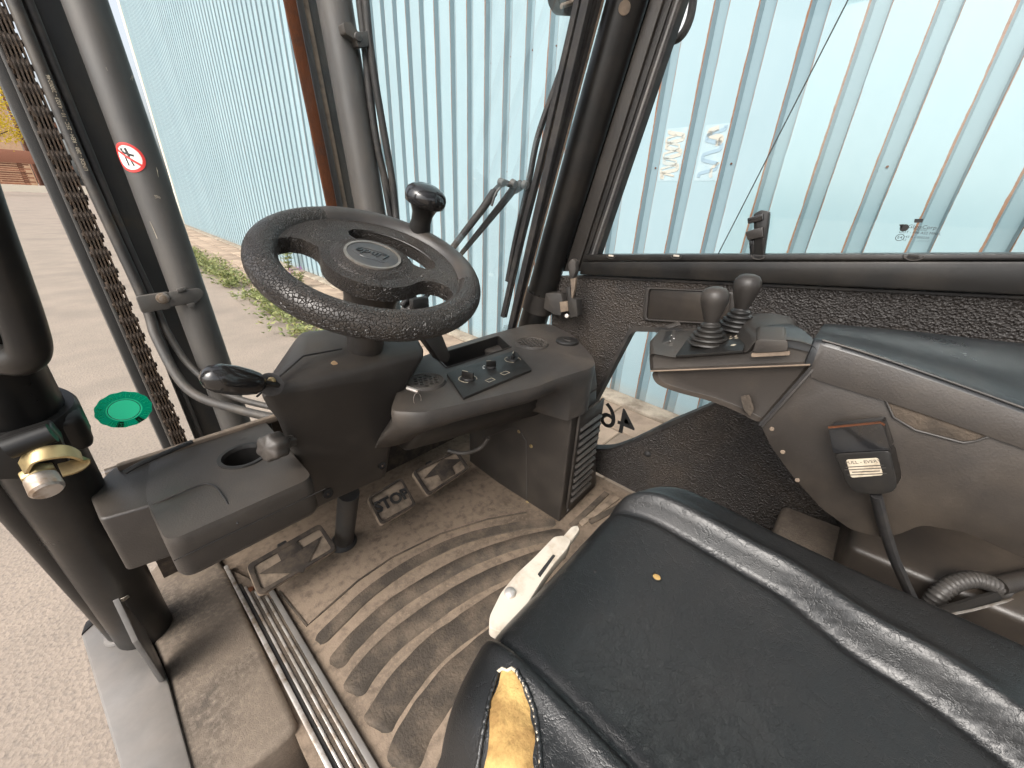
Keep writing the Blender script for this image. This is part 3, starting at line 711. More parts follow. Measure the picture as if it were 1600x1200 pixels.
# seal strips between glass and pillar
for (a0, a1, b0, b1, off, m) in ((920, 927, 829, 832, -0.012, 'rubber'), (928, 934, 832.5, 835.5, -0.006, 'rubber'), (935, 942, 836, 839, -0.012, 'rubber'), (943, 945, 839.6, 840.6, -0.016, 'tan')):
    P = [PW(pline(a0, 0, b0, 390, -240), -240, off), PW(pline(a1, 0, b1, 390, -240), -240, off), PW(pline(a1, 0, b1, 390, 580), 580, off), PW(pline(a0, 0, b0, 390, 580), 580, off)]
    add('glass_seal', prism(P, WN*0.02), M[m], pil, bevel=0.0015)
# left pillar
LP = [PW(-95, 430, -0.03), PW(-14, 579, -0.03), PW(88, 752, -0.03), PW(192, 925, -0.03)]
pl = add('left_front_pillar', tube([V(LP[0].x, LP[0].y - 0.11, LP[0].z + 0.5), LP[0], LP[1], LP[2], LP[3], LP[3] + (LP[3] - LP[2]).normalized()*((LP[3].z - 0.60)/-(LP[3] - LP[2]).normalized().z)], 0.044, 32), M['satin'], truck)
ld = (LP[2] - LP[1]).normalized()
colr = add('pillar_collar', lathe_closed([(0.046, -0.03), (0.055, -0.03), (0.058, -0.024), (0.058, 0.024), (0.055, 0.03), (0.046, 0.03)], PW(34, 668, -0.03), -ld, 32), M['satin'], truck)
add('collar_jaw', box(PW(102, 662, -0.04), (0.040, 0.07, 0.060), (V(1,0,0), -WN.cross(V(1,0,0)).cross(V(1,0,0)).normalized(), -ld)), M['satin'], colr, bevel=0.012, seg=3)
hy = 0.655
add('hinge_plate', prism(round_loop([PY(-30, 712, hy), PY(10, 690, hy), PY(80, 668, hy), PY(98, 690, hy), PY(112, 735, hy), PY(80, 748, hy), PY(20, 750, hy), PY(-30, 752, hy)], 0.004), (0, 0.03, 0)), M['satin'], colr, bevel=0.004)
add('hinge_knuckle', tube([PY(10, 702, hy - 0.006), PY(82, 676, hy - 0.006)], 0.012, 16), M['satin'], colr)
hb = add('hinge_bolt', lathe([(0.0155, 0), (0.0155, 0.010), (0.013, 0.012), (0.0125, 0.028), (0.0, 0.029)], PY(58, 736, hy - 0.002), (0.1, -0.85, -0.45), 6), M['zinc'], truck, bevel=0.001)
add('bolt_head', lathe([(0.014, 0.012), (0.0145, 0.030), (0.012, 0.033), (0, 0.034)], PY(58, 736, hy - 0.002), (0.1, -0.85, -0.45), 20), M['steel'], hb)
add('bent_strap', bar(spline([PY(36, 732, hy - .01), PY(48, 714, hy - .018), PY(78, 707, hy - .022), PY(108, 706, hy - .02), PY(128, 716, hy - .016), PY(118, 728, hy - .022), PY(94, 735, hy - .024)], 5), 0.003, 0.018, (0.1, -0.8, -0.5)), M['zinc'], hb)
# grab handle
hp = [PW(-60, 250, -0.13), PW(-25, 345, -0.13), PW(8, 430, -0.13), PW(36, 505, -0.13), PW(46, 545, -0.13), PW(34, 562, -0.125), PW(10, 562, -0.11), PW(-30, 560, -0.07)]
add('grab_handle', tube(spline(hp, 8), 0.0165, 20), M['satin'], truck)
# long stay rod down to the sill
sB = PZ(190, 988, 0.622); sA = PY(6, 768, 0.80)
rod = add('door_stay', tube([sA + (sA - sB)*0.6, sA, sB], 0.0205, 20), M['satin'], truck)
add('stay_foot', lathe([(0.028, 0), (0.026, 0.004), (0.021, 0.006)], sB + V(0, 0, -0.002), (0, 0, 1), 20), M['steel_plate'], rod)
add('stay_lip', bar([PY(24, 742, 0.90), PY(100, 840, 0.90), PY(180, 942, 0.88)], 0.003, 0.005, (0, 1, 0)), M['mast'], rod)

# windscreen
def wz(z, off=0.0): return 0.80 - W_SL*(z - 1.144) + off
wx0, wx1 = -0.06, 1.0
glass = add('windscreen', prism([V(wx0, wz(1.03), 1.03), V(wx1, wz(1.03), 1.03), V(wx1, wz(2.2), 2.2), V(wx0, wz(2.2), 2.2)], WN*0.005), M['glass'], truck, smooth=False)
add('glass_seal', bar([V(-0.04, wz(1.035, -.01), 1.037), V(0.35, wz(1.035, -.01), 1.037)], 0.012, 0.014), M['tan'], glass, bevel=0.003)
# inspection sticker, seen from behind
sc_ = PW(194, 640, -0.002); ex = (PW(240, 633, -0.002) - PW(148, 647, -0.002))*0.5; ey = (PW(190, 612, -0.002) - PW(198, 668, -0.002))*0.5
ux_ = V(1, 0, 0); uy_ = V(0, -W_SL, 1).normalized(); R_ = (abs(ex.dot(ux_)) + abs(ey.dot(uy_)))/2
def sdisc(r0, r1, off, a0=0, a1=2*math.pi, n=60, scal=0.0):
    o = sc_ - WN*off; P = []
    for rr in (r0, r1):
        P.append([o + (ux_*math.cos(t)*ex.length*0.98 + uy_*math.sin(t)*ey.length*0.98)*(rr*(1 + (scal*math.cos(14*t) if rr == r1 else 0))) for t in [a0 + (a1-a0)*k/n for k in range(n+1)]])
    return grid(P)
add('inspection_sticker', sdisc(0.62, 1.0, 0.0006, scal=0.018), M['film_green'], glass, smooth=False)
add('sticker_field', join(sdisc(0.0, 0.55, 0.0008), sdisc(0.58, 0.64, 0.0009)), M['film_light'], glass, smooth=False)
add('sticker_line', sdisc(0.55, 0.58, 0.0009), M['film_dark'], glass, smooth=False)
for (a0, a1) in ((rad(238), rad(254)), (rad(288), rad(305))):
    add('sticker_segment', sdisc(0.66, 0.99, 0.0010, a0, a1, 10), M['film_dark'], glass, smooth=False)
gs = []
for i, tx in enumerate(['4', '3', '2', '1', '12', '11', '', '25', '10', '', '9', '8', '7', '6', '5']):
    t = rad(60) - i*2*math.pi/15
    d = ux_*math.cos(t)*ex.length*0.80 + uy_*math.sin(t)*ey.length*0.80
    if tx: gs.append(text_geo(tx, R_*0.26, sc_ - WN*0.0016 + d, (-ux_*math.sin(t) + uy_*math.cos(t)), (ux_*math.cos(t) + uy_*math.sin(t)), 0.0003))
    t2 = t + math.pi/15
    a = sc_ - WN*0.0013 + ux_*math.cos(t2)*ex.length*0.68 + uy_*math.sin(t2)*ey.length*0.68; b = sc_ - WN*0.0013 + ux_*math.cos(t2)*ex.length*0.96 + uy_*math.sin(t2)*ey.length*0.96
    gs.append(bar([a, b], 0.0006, 0.0003, WN))
add('sticker_lettering', join(*gs), M['film_light'], glass, smooth=False)
M['glass_print'] = mat('glass_print', (0.05, 0.06, 0.06), 0.7)
add('glass_lettering', text_geo('GlassCorp\nLaminated\nDOT-498 AS1\n43R-000220', 0.0055, PW(790, 512, -0.002), V(1, 0, 0), uy_, 0.0003), M['glass_print'], glass, smooth=False)
# wiper outside the glass
wip = add('wiper_blade', bar(spline([PW(912, -40, 0.035), PW(900, 20, 0.035), PW(872, 140, 0.035), PW(843, 262, 0.035), PW(815, 372, 0.035), PW(787, 495, 0.035)], 6), 0.018, 0.016, WN), M['rubber'], truck, bevel=0.002)
add('blade_carrier', bar(spline([PW(892, 70, 0.055), PW(868, 135, 0.06), PW(840, 215, 0.065), PW(826, 285, 0.06), PW(806, 372, 0.06), PW(793, 440, 0.05)], 6), 0.014, 0.012, WN), M['rubber'], wip, bevel=0.002)
add('blade_edge', bar([PW(908, 0, 0.03), PW(845, 270, 0.03), PW(789, 490, 0.03)], 0.003, 0.006, WN), M['tan'], wip)
add('wiper_arm', join(tube([PW(806, 292, 0.07), PW(786, 284, 0.075), PW(770, 302, 0.075)], 0.008, 10), tube([PW(772, 300, 0.075), PW(755, 325, 0.075), PW(705, 390, 0.06), PW(628, 478, 0.05)], [0.011, 0.010, 0.008, 0.008], 10)), M['rubber'], wip)
add('wiper_arm', join(tube([PW(815, 288, 0.072), PW(803, 296, 0.075)], 0.013, 10), tube([PW(802, 296, 0.075), PW(785, 318, 0.075), PW(718, 400, 0.06), PW(652, 480, 0.05)], [0.011, 0.010, 0.006, 0.006], 10)), M['rubber'], wip)
add('wiper_joint', join(lathe([(0.011, 0), (0.011, 0.012), (0.005, 0.016), (0, 0.017)], PW(818, 288, 0.06), -WN, 14), lathe([(0.011, 0), (0.009, 0.014), (0, 0.016)], PW(800, 286, 0.06), -WN, 14), lathe([(0.010, 0), (0.009, 0.016), (0, 0.018)], PW(781, 284, 0.06), -WN, 14)), M['mast'], wip)
add('spray_hose', tube(spline([PW(768, 322, 0.055), PW(776, 300, 0.055), PW(790, 288, 0.055), PW(806, 292, 0.055)], 6), 0.003, 8), M['mast'], wip)
mot = add('wiper_motor', lathe([(0.034, 0), (0.034, 0.03), (0.026, 0.045), (0.01, 0.05), (0, 0.051)], PW(642, 486, 0.06), -WN, 24), M['plastic_grey'], truck)
add('wiper_pivot', box(PW(655, 474, 0.02), (0.05, 0.02, 0.03)), M['plastic_dark'], mot, bevel=0.006)
# mirrors outside
mir = add('outer_mirror', prism(round_loop([PW(873, -40, 0.10), PW(930, -40, 0.10), PW(928, 18, 0.10), PW(915, 27, 0.10), PW(884, 25, 0.10), PW(874, 8, 0.10)], 0.012), WN*0.04), M['rubber_grey'], truck, bevel=0.008, seg=3)
add('mirror_bracket', tube([PW(877, 10, 0.092), PW(905, 0, 0.092), PW(925, -12, 0.092)], 0.005, 8), M['tan'], mir)
sm = [PX(1085, -60, 1.30), PX(1083, 0, 1.30), PX(1076, 35, 1.30), PX(1062, 58, 1.30), PX(1042, 65, 1.30), PX(1020, 66, 1.30)]
mr2 = add('side_mirror', tube(spline(sm, 6), 0.0105, 12), M['rubber'], truck)
M['mirror_glass'] = mat('mirror_back', (0.62, 0.63, 0.63), 0.25, metal=0.6)
add('mirror_face', prism([PX(1082, -60, 1.305), PX(1080, 5, 1.305), PX(1073, 35, 1.305), PX(1060, 54, 1.305), PX(1040, 60, 1.305), PX(1000, 60, 1.305), PX(1000, -60, 1.305)], (0.006, 0, 0)), M['mirror_glass'], mr2)

# ---- right side: window frame, panes, sill
X_D = 1.06
frame = add('window_frame', xquad(1015, 1036, 890, 911, 0, 395, X_D - .02, 0.03), M['plastic'], truck, bevel=0.004)
add('pillar_filler', xquad(975, 1020, 862, 896, 0, 395, X_D + .004, 0.02), M['rubber'], frame)
add('frame_lip', xquad(1038, 1050, 911.5, 920, 0, 395, X_D - .012, 0.02), M['plastic_dark'], frame, bevel=0.003)
add('window_seal', xquad(1050.5, 1066, 920.5, 934, 0, 395, X_D - .015, 0.035), M['rubber'], frame, bevel=0.004)
add('seal_edge', xquad(1056, 1060, 925, 928, 0, 395, X_D - .019, 0.01), M['steel_plate'], frame, bevel=0.001)
sill = add('window_sill', prism([PX(911, 398, X_D - .03), PX(1960, 396, X_D - .03), PX(1960, 407, X_D - .03), PX(910, 408, X_D - .03)], (0.055, 0, 0)), M['satin'], truck, bevel=0.003)
add('sill_face', prism([PX(909, 409, X_D - .036), PX(1960, 408, X_D - .036), PX(1960, 478, X_D - .036), PX(905, 429, X_D - .036)], (0.05, 0, 0)), M['satin'], sill, bevel=0.004)
add('sill_gasket', prism([PX(905, 430, X_D - .02), PX(1960, 479, X_D - .02), PX(1960, 486, X_D - .02), PX(903, 434, X_D - .02)], (0.03, 0, 0)), M['rubber'], sill, bevel=0.002)
# notches in the sill (drain cups)
for px in (955, 1057, 1185, 1428):
    c = PX(px, 399, X_D - .031)
    arc = [c + V(-0.001, math.cos(t)*0.0135, -math.sin(t)*0.0085) for t in [math.pi*k/12 for k in range(13)]]
    add('drain_cup', tube(arc, 0.0012, 6), M['plastic_grey'], sill)
    add('drain_slot', box(c + V(-0.0005, 0, -0.001), (0.003, 0.015, 0.005)), M['lever'] if px < 1100 else M['rubber'], sill, bevel=0.001)
def panepoly(pts, X, th, name, m, parent): return add(name, prism([PX(a, b, X) for a, b in pts], (th, 0, 0)), M[m], parent, smooth=False)
side = panepoly([(1150, -300), (1062, 0), (930, 396), (1240, 396), (1370, 0), (1470, -300)], X_D + 0.012, 0.004, 'front_side_pane', 'glass', truck)
rear = panepoly([(1479, -300), (1325, 0), (1122, 397), (1960, 397), (2200, -300)], X_D - 0.004, 0.004, 'sliding_side_pane', 'glass_green', truck)
add('pane_edge', bar([PX(1479, -300, X_D - .004), PX(1325, 0, X_D - .004), PX(1122, 397, X_D - .004)], 0.0012, 0.005, (1, 0, 0)), M['mast_dark'], rear)
# small maker's mark printed on the sliding pane
gp = PX(1436, 368, X_D - .0055)
add('glass_lettering', join(text_geo('GlassCorp', 0.0088, PX(1441, 355, X_D - .0055), V(0, -1, 0), V(0, 0, 1), 0.0004),
    text_geo('Tempered', 0.0045, PX(1437, 359, X_D - .0055), V(0, -1, 0), V(0, 0, 1), 0.0004),
    text_geo('DOT - 498 AS2 M90/L', 0.0060, PX(1437, 364, X_D - .0055), V(0, -1, 0), V(0, 0, 1), 0.0004),
    text_geo('43 R - 000220', 0.0055, PX(1433, 371, X_D - .0055), V(0, -1, 0), V(0, 0, 1), 0.0004),
    text_geo('12      . . . / / / / /', 0.0052, PX(1430, 376, X_D - .0055), V(0, -1, 0), V(0, 0, 1), 0.0004)), M['black_print'], rear, smooth=False)
eb = PX(1406, 371, X_D - .0055)
add('glass_emblem', join(ring(eb, (-1, 0, 0), 0.0052, 0.0062, 0.0004, 24), text_geo('E4', 0.007, eb, V(0, -1, 0), V(0, 0, 1), 0.0004),
    prism(round_loop([PX(1429, 342, X_D - .0055), PX(1443, 342, X_D - .0055), PX(1441, 348, X_D - .0055), PX(1428, 348, X_D - .0055)], 0.001), (-.0004, 0, 0)),
    prism(circle(PX(1413, 356, X_D - .0055), (-1, 0, 0), 0.0062, 16), (-.0004, 0, 0)), prism([PX(1405, 351, X_D - .0055), PX(1412, 350, X_D - .0055), PX(1408, 358, X_D - .0055)], (-.0004, 0, 0))), M['black_print'], rear, smooth=False)
# window catch
cX = X_D - 0.012
wc = add('window_catch', prism(round_loop([PX(1180, 334, cX), PX(1192, 328, cX), PX(1205, 331, cX), PX(1203, 350, cX), PX(1196, 398, cX), PX(1180, 398, cX)], 0.004), (-.016, 0, 0)), M['satin'], truck, bevel=0.003)
add('catch_slider', prism(round_loop([PX(1168, 362, cX), PX(1196, 354, cX), PX(1196, 370, cX), PX(1172, 375, cX)], 0.003), (-.024, 0, 0)), M['plastic'], wc, bevel=0.003)
add('catch_button', prism(round_loop([PX(1171, 341, cX), PX(1196, 333, cX), PX(1196, 344, cX), PX(1172, 350, cX)], 0.003), (-.022, 0, 0)), M['gloss'], wc, bevel=0.002)
add('catch_foot', prism([PX(1172, 374, cX), PX(1190, 371, cX), PX(1188, 400, cX), PX(1174, 400, cX)], (-.014, 0, 0)), M['gloss'], wc, bevel=0.002)
# pebbled side lining with the lower window opening
X_L = 1.045
hole_px = [(986, 512), (1230, 520), (1215, 583), (1100, 640), (985, 692), (950, 703), (912, 702), (906, 668)]
hole = round_loop([PX(a, b, X_L) for a, b in hole_px], [0.02, 0.02, 0.01, 0.1, 0.1, 0.03, 0.03, 0.03], 6)
outer = [PX(a, b, X_L) for a, b in ((862, 432), (903, 431), (1960, 482))] + [V(X_L, -1.0, FZ + 0.01), V(X_L, 0.76, FZ + 0.01), PX(862, 520, X_L)]
lin = add('side_lining', plate(outer, [hole], (0.03, 0, 0)), M['pebble'], truck, angle=30)
hcen = sum(hole, Vector())/len(hole)
inner = [p + (hcen - p).normalized()*0.010 for p in hole]
add('window_rubber', plate([p + V(-.004, 0, 0) for p in [h + (h - hcen).normalized()*0.004 for h in hole]], [[p + V(-.004, 0, 0) for p in inner]], (0.036, 0, 0)), M['rubber'], lin)
low = add('lower_side_pane', prism([p + V(0.02, 0, 0) for p in hole], (0.004, 0, 0)), M['glass'], truck, smooth=False)
add('lettering', text_geo('46', 0.128, PX(964, 657, X_L + .018), V(0, 1, 0), V(0, 0.0, 1), 0.0006, res=6, bold=0.0005), M['black_print'], low, smooth=False)
# lining pocket with its frame
pk_px = [(1010, 448), (1150, 455), (1148, 508), (1006, 500)]
pko = round_loop([PX(a, b, X_L - .001) for a, b in pk_px], 0.012); pc = sum(pko, Vector())/len(pko)
pki = [p + (pc - p).normalized()*0.012 for p in pko]
pkt = add('lining_pocket', plate(pko, [pki], (-.010, 0, 0)), M['plastic'], truck, bevel=0.003)
add('pocket_base', prism(pki, (-.003, 0, 0)), M['plastic_brown'], pkt, bevel=0.001)
add('lining_stud', lathe([(0.011, 0), (0.010, 0.004), (0.005, 0.008), (0, 0.009)], PX(1012, 709, X_L), (-1, 0, 0), 16), M['rubber'], lin)
# pillar clamp and latch
c1 = pA + pd*((PX(846, 472, X_P) - pA).dot(pd))
clp = add('pillar_clamp', lathe_closed([(0.046, -0.03), (0.054, -0.03), (0.054, 0.03), (0.046, 0.03)], c1, pd, 36), M['plastic'], truck)
add('clamp_arm', prism(round_loop([PX(852, 458, .985), PX(876, 458, .985), PX(879, 470, .985), PX(876, 494, .985), PX(866, 492, .985), PX(849, 482, .985)], 0.004), (0.035, 0, 0)), M['plastic_grey'], clp, bevel=0.003)
for p in ((833, 458), (829, 474)):
    add('clamp_screw', lathe([(0.005, 0), (0.004, 0.002), (0, 0.002)], PX(p[0], p[1], .982), (-1, -.3, 0), 10), M['rubber'], clp)
add('latch_lug', prism(round_loop([PX(874, 472, .975), PX(886, 472, .975), PX(888, 486, .975), PX(876, 488, .975)], 0.002), (0.03, 0, 0)), M['tan'], clp, bevel=0.002)
add('latch_pin', lathe([(0.006, 0), (0.006, 0.01), (0, 0.011)], PX(887, 494, .975), (-1, -.2, .3), 12), M['steel'], clp)
add('latch_lever', prism(round_loop([PX(887, 412, .97), PX(893, 404, .97), PX(899, 408, .97), PX(899, 425, .97), PX(895, 436, .97), PX(889, 432, .97)], 0.004), (0.02, 0, 0)), M['plastic_grey'], clp, bevel=0.004)
add('latch_body', prism(round_loop([PX(884, 450, .97), PX(890, 448, .97), PX(892, 466, .97), PX(900, 468, .97), PX(902, 495, .97), PX(890, 497, .97)], 0.004), (0.03, 0, 0)), M['rubber'], clp, bevel=0.003)
add('latch_stem', prism([PX(891, 436, .973), PX(899, 434, .973), PX(898, 450, .973), PX(893, 470, .973)], (0.01, 0, 0)), M['tan'], clp, bevel=0.001)
# roof frame above the picture
rf = add('roof_frame', join(bar([V(-0.08, 0.53, 2.2), V(1.03, 0.53, 2.2)], 0.09, 0.06), bar([V(-0.08, 0.53, 2.2), V(-0.08, -0.95, 2.25)], 0.08, 0.05), bar([V(1.03, 0.53, 2.2), V(1.03, -0.95, 2.25)], 0.08, 0.05), bar([V(-0.08, -0.95, 2.25), V(1.03, -0.95, 2.25)], 0.08, 0.05)), M['satin'], truck, bevel=0.01)
for k in range(9):
    add('roof_bar', bar([V(-0.06, 0.40 - 0.155*k, 2.23), V(1.01, 0.40 - 0.155*k, 2.23)], 0.075, 0.03), M['satin'], rf, bevel=0.006)
add('rear_pillar', bar([V(1.03, -0.95, 2.25), V(1.03, -1.0, 0.7)], 0.07, 0.07, (0, 1, 0)), M['satin'], truck, bevel=0.012)
add('rear_pillar', bar([V(-0.08, -0.95, 2.25), V(-0.08, -1.0, 0.7)], 0.07, 0.07, (0, 1, 0)), M['satin'], truck, bevel=0.012)

# ---- floor
fl = add('cab_floor', box((0.54, 0.075, FZ - 0.03), (1.02, 1.90, 0.05)), M['mat'], truck)
add('front_bulkhead', loft([[V(x, y, z) for y, z in ((1.02, 0.45), (1.05, 0.45), (1.05, 0.80), (0.90, 1.0), (0.87, 1.0), (1.02, 0.80))] for x in (-0.06, 1.04)]), M['pedal_rubber'], truck)
add('chassis', box((0.47, 0.05, 0.33), (0.78, 1.6, 0.44)), M['mast_dark'], truck, bevel=0.02)
def fz(px, py, z=FZ): return PZ(px, py, z)
mp = [(431, 926), (405, 880), (555, 790), (640, 735), (770, 700), (872, 819), (935, 760), (1010, 800), (1100, 1000), (1000, 1300), (645, 1300), (594, 1202)]
mat_o = add('floor_mat', prism(round_loop([fz(a, b, FZ - 0.004) for a, b in mp], 0.01), (0, 0, 0.009)), M['mat'], truck, bevel=0.002)
def C6(x, y): return (350 + x/2.6667, 800 + y/2.6667)
bars = [
 ([(390, 545), (480, 455), (620, 325), (800, 205), (1000, 112), (1200, 64), (1300, 50), (1380, 44)], 0.035),
 ([(455, 645), (540, 540), (690, 400), (850, 295), (1000, 212), (1150, 152), (1290, 112), (1420, 86)], 0.042),
 ([(530, 760), (590, 665), (700, 545), (850, 430), (1000, 330), (1150, 255), (1310, 195), (1420, 165)], 0.052),
 ([(628, 905), (680, 815), (760, 700), (880, 570), (1000, 480), (1120, 395), (1230, 330), (1330, 285)], 0.064),
 ([(735, 1075), (790, 930), (880, 790), (980, 670), (1080, 580), (1180, 500)], 0.066),
 ([(900, 1230), (960, 1050), (1040, 900), (1120, 800), (1200, 720)], 0.052)]
for pts, w in bars:
    ctr = spline([fz(*C6(*p), FZ + 0.0055) for p in pts], 8); n = len(ctr); lp_l, lp_r = [], []
    for i, p in enumerate(ctr):
        t = (ctr[min(i+1, n-1)] - ctr[max(i-1, 0)]).normalized(); s_ = V(-t.y, t.x, 0)
        e = min(1.0, (i + 0.35)/3.0, (n - 1 - i + 0.35)/3.0); ww = w/2*math.sqrt(max(0.02, 1 - (1-e)**2))*(1 + 0.06*noise.noise(p*30))
        lp_l.append((p + s_*ww, p + s_*(ww*0.86))); lp_r.append((p - s_*ww, p - s_*(ww*0.86)))
    P = [[a[0] + V(0, 0, -0.002) for a in lp_l], [a[1] + V(0, 0, 0.0025) for a in lp_l], [a[1] + V(0, 0, 0.0025) for a in lp_r], [a[0] + V(0, 0, -0.002) for a in lp_r]]
    add('mat_rib', grid(P), M['mat_bar'], mat_o, angle=60)
# thin raised outline round the ribbed field
add('mat_edge', bar([fz(*C6(*p), FZ + 0.006) for p in ((230, 330), (345, 475), (430, 400), (560, 285), (700, 190), (900, 92), (1100, 30), (1260, 2))], 0.004, 0.003), M['mat_bar'], mat_o)
# small ribbed tread by the heater box
for q in range(3):
    add('tread_strip', bar([fz(893 + q*14, 822 - q*3, FZ + 0.007), fz(948 + q*17, 770 + q*7, FZ + 0.007)], 0.018, 0.005), M['mat_bar'] if q != 1 else M['pedal'], mat_o, bevel=0.001)
# entry rail of metal strips
def rl(xa, ya, xb, yb_, t): return fz(lerp(xa, xb, t), lerp(ya, yb_, t), FZ + 0.004)
def rail_pts(f): # f = 0 left edge, 1 right edge
    a = (lerp(352, 431, f), lerp(888, 926, f)); b = (lerp(511, 594, f), lerp(1200, 1201, f))
    d = (b[0]-a[0], b[1]-a[1]); return fz(a[0], a[1], FZ + 0.004), fz(a[0] + d[0]*1.35, a[1] + d[1]*1.35, FZ + 0.004)
a0, a1 = rail_pts(0); b0, b1 = rail_pts(1)
rail = add('entry_rail', prism([a0, a1, b1, b0], (0, 0, 0.006)), M['mat'], truck, bevel=0.001)
for f, m, w, h in ((0.03, 'steel', 0.008, 0.012), (0.26, 'steel', 0.005, 0.008), (0.46, 'steel', 0.005, 0.008), (0.66, 'steel', 0.005, 0.008), (0.88, 'steel_plate', 0.010, 0.008), (0.36, 'mat_bar', 0.008, 0.003), (0.56, 'mat_bar', 0.008, 0.003), (0.76, 'mat_bar', 0.008, 0.003), (0.14, 'rubber', 0.008, 0.003)):
    p, q = rail_pts(f); d = (q - p)
    s0 = 0.0 if f < 0.1 or f > 0.8 else 0.09
    add('rail_strip', bar([p + d*s0 + V(0, 0, 0.007), q + V(0, 0, 0.007)], w, h), M[m], rail, bevel=0.0012)
add('rail_screw', lathe([(0.008, 0), (0.007, 0.004), (0, 0.005)], fz(392, 922, FZ + .01), (0, 0, 1), 14), M['rust'], rail)
# moulded step cover left of the rail
ZS = 0.612
sp_ = [(332, 852), (352, 889), (466, 1132), (440, 1160), (372, 1212), (296, 1235), (262, 1062), (232, 992), (205, 925), (270, 850)]
add('arch_cover', prism(round_loop([fz(a, b, ZS) for a, b in sp_], [0.005, 0.005, 0.03, 0.02, 0.03, 0.02, 0.005, 0.01, 0.03, 0.02]), (0, 0, -0.16)), M['step'], truck, bevel=0.016, seg=4)
ZL = 0.36
stp = add('entry_step', box((0.0, 0.28, ZL), (0.24, 0.30, 0.04)), M['steel_plate'], truck, bevel=0.006)
add('step_grip', box((0.0, 0.28, ZL + 0.024), (0.20, 0.26, 0.008)), M['mat'], stp, bevel=0.002)
# outer sill
zo = 0.618
so = [(126, 990), (150, 966), (196, 938), (240, 1010), (262, 1062), (300, 1200), (470, 1700), (330, 1700), (192, 1215)]
os_ = add('outer_sill', prism([fz(a, b, zo) for a, b in so], (0, 0, -0.10)), M['steel_plate'], truck, bevel=0.004)
xf = -0.101
add('sill_flange', prism(round_loop([PX(185, 934, xf), PX(192, 938, xf), PX(228, 985, xf), PX(262, 1060, xf), PX(256, 1062, xf), PX(216, 1000, xf)], 0.002), (-0.007, 0, 0)), M['steel_plate'], os_, bevel=0.0015)
add('flange_tip', prism([PX(178, 942, xf - .008), PX(190, 934, xf - .008), PX(192, 938, xf - .008), PX(181, 946, xf - .008)], (0.012, 0, 0)), M['lever'], os_, bevel=0.001)
add('sill_corner', prism([fz(126, 992, zo + .003), fz(133, 972, zo + .003), fz(150, 960, zo + .003), fz(156, 965, zo + .003)], (0, 0, -0.02)), M['satin'], os_, bevel=0.002)

# ================================================================ FORKLIFT: controls
# ---- steering wheel
WC = V(0.340, 0.605, 1.356); Wn = V(0, -0.394, 0.919).normalized(); Wu = V(1, 0, 0); Wv = Wn.cross(Wu)
def wp(a, r, h=0.0): return WC + Wu*math.cos(rad(a))*r + Wv*math.sin(rad(a))*r + Wn*h
def wq(px, py, h=0.0): return PP(px, py, WC + Wn*h, Wn)
rim_pts = [wp(360*k/96, 0.1585) for k in range(96)]
wheel = add('steering_wheel', tube(rim_pts, 0.0228, 24, closed=True), M['rim'], truck, angle=180)
def arc_hole(a0, a1, r_in, r_out, h, n=22):
    rm = (r_in + r_out)/2; hw = (r_out - r_in)/2; out = []
    for k in range(n+1): out.append(wp(lerp(a0, a1, k/n), r_out, h))
    for k in range(1, 6):
        t = math.pi*k/6; out.append(wp(a1 + (1 if a1 > a0 else -1)*math.degrees(hw*math.sin(t)/rm), rm + hw*math.cos(t), h))
    for k in range(n+1): out.append(wp(lerp(a1, a0, k/n), r_in, h))
    for k in range(1, 6):
        t = math.pi*k/6; out.append(wp(a0 - (1 if a1 > a0 else -1)*math.degrees(hw*math.sin(t)/rm), rm - hw*math.cos(t), h))
    return out
def sheet(h): return [wp(360*k/72, 0.158, h) for k in range(72)]
hA = arc_hole(74, -12, 0.060, 0.106, -0.014); hB = arc_hole(154, 294, 0.080, 0.142, -0.014)
add('spokes', plate(sheet(-0.014), [hA, hB], Wn*0.026), M['rim'], wheel, bevel=0.011, seg=4, angle=70)
ins = []
for k in range(25): ins.append(wp(lerp(98, -40, k/24), 0.158, 0.008))
for k in range(25): ins.append(wp(lerp(-34, 92, k/24), 0.1085 - 0.004*math.sin(math.pi*k/24), 0.008))
add('rim_insert', prism(round_loop(ins, 0.004, 2), Wn*0.0035), M['rim_smooth'], wheel, bevel=0.003, seg=2, angle=60)
rs = [wp(lerp(96, -38, k/40), 0.158, 0.0008) for k in range(41)]
add('rim_insert', tube(rs, [min(0.0232, 0.0213 + 0.0019*min(k, 40-k)/2) for k in range(41)], 20), M['rim_smooth'], wheel, angle=180)
add('hub', lathe([(0.066, -0.02), (0.070, 0.004), (0.064, 0.012), (0.050, 0.0165), (0.0, 0.0175)], wp(100, 0.006), Wn, 40), M['rim'], wheel, angle=60)
bc = wp(100, 0.006, 0.0150)
add('badge_ring', lathe_closed([(0.0395, 0.0), (0.0445, 0.0), (0.0440, 0.0045), (0.0400, 0.0045)], bc, Wn, 48), M['chrome'], wheel)
add('badge', lathe([(0.0398, 0), (0.0398, 0.0032), (0.036, 0.0038), (0, 0.0046)], bc, Wn, 40), M['badge'], wheel)
tx = (wq(560, 394) - wq(613, 409)).normalized(); ty = Wn.cross(tx)
add('badge_lettering', text_geo('Linde', 0.023, bc + Wn*0.0046, tx, ty, 0.002, shear=0.35), M['gloss'], wheel)
add('badge_flourish', join(tube(spline([bc + Wn*.0045 + tx*0.022 - ty*0.010, bc + Wn*.0045 - ty*0.0125, bc + Wn*.0045 - tx*0.024 - ty*0.009], 6), 0.0006, 6),
    tube(spline([bc + Wn*.0045 + tx*0.03 + ty*0.006, bc + Wn*.0045 + tx*0.012 + ty*0.017, bc + Wn*.0045 - tx*0.02 + ty*0.018], 6), 0.0006, 6)), M['gloss'], wheel)
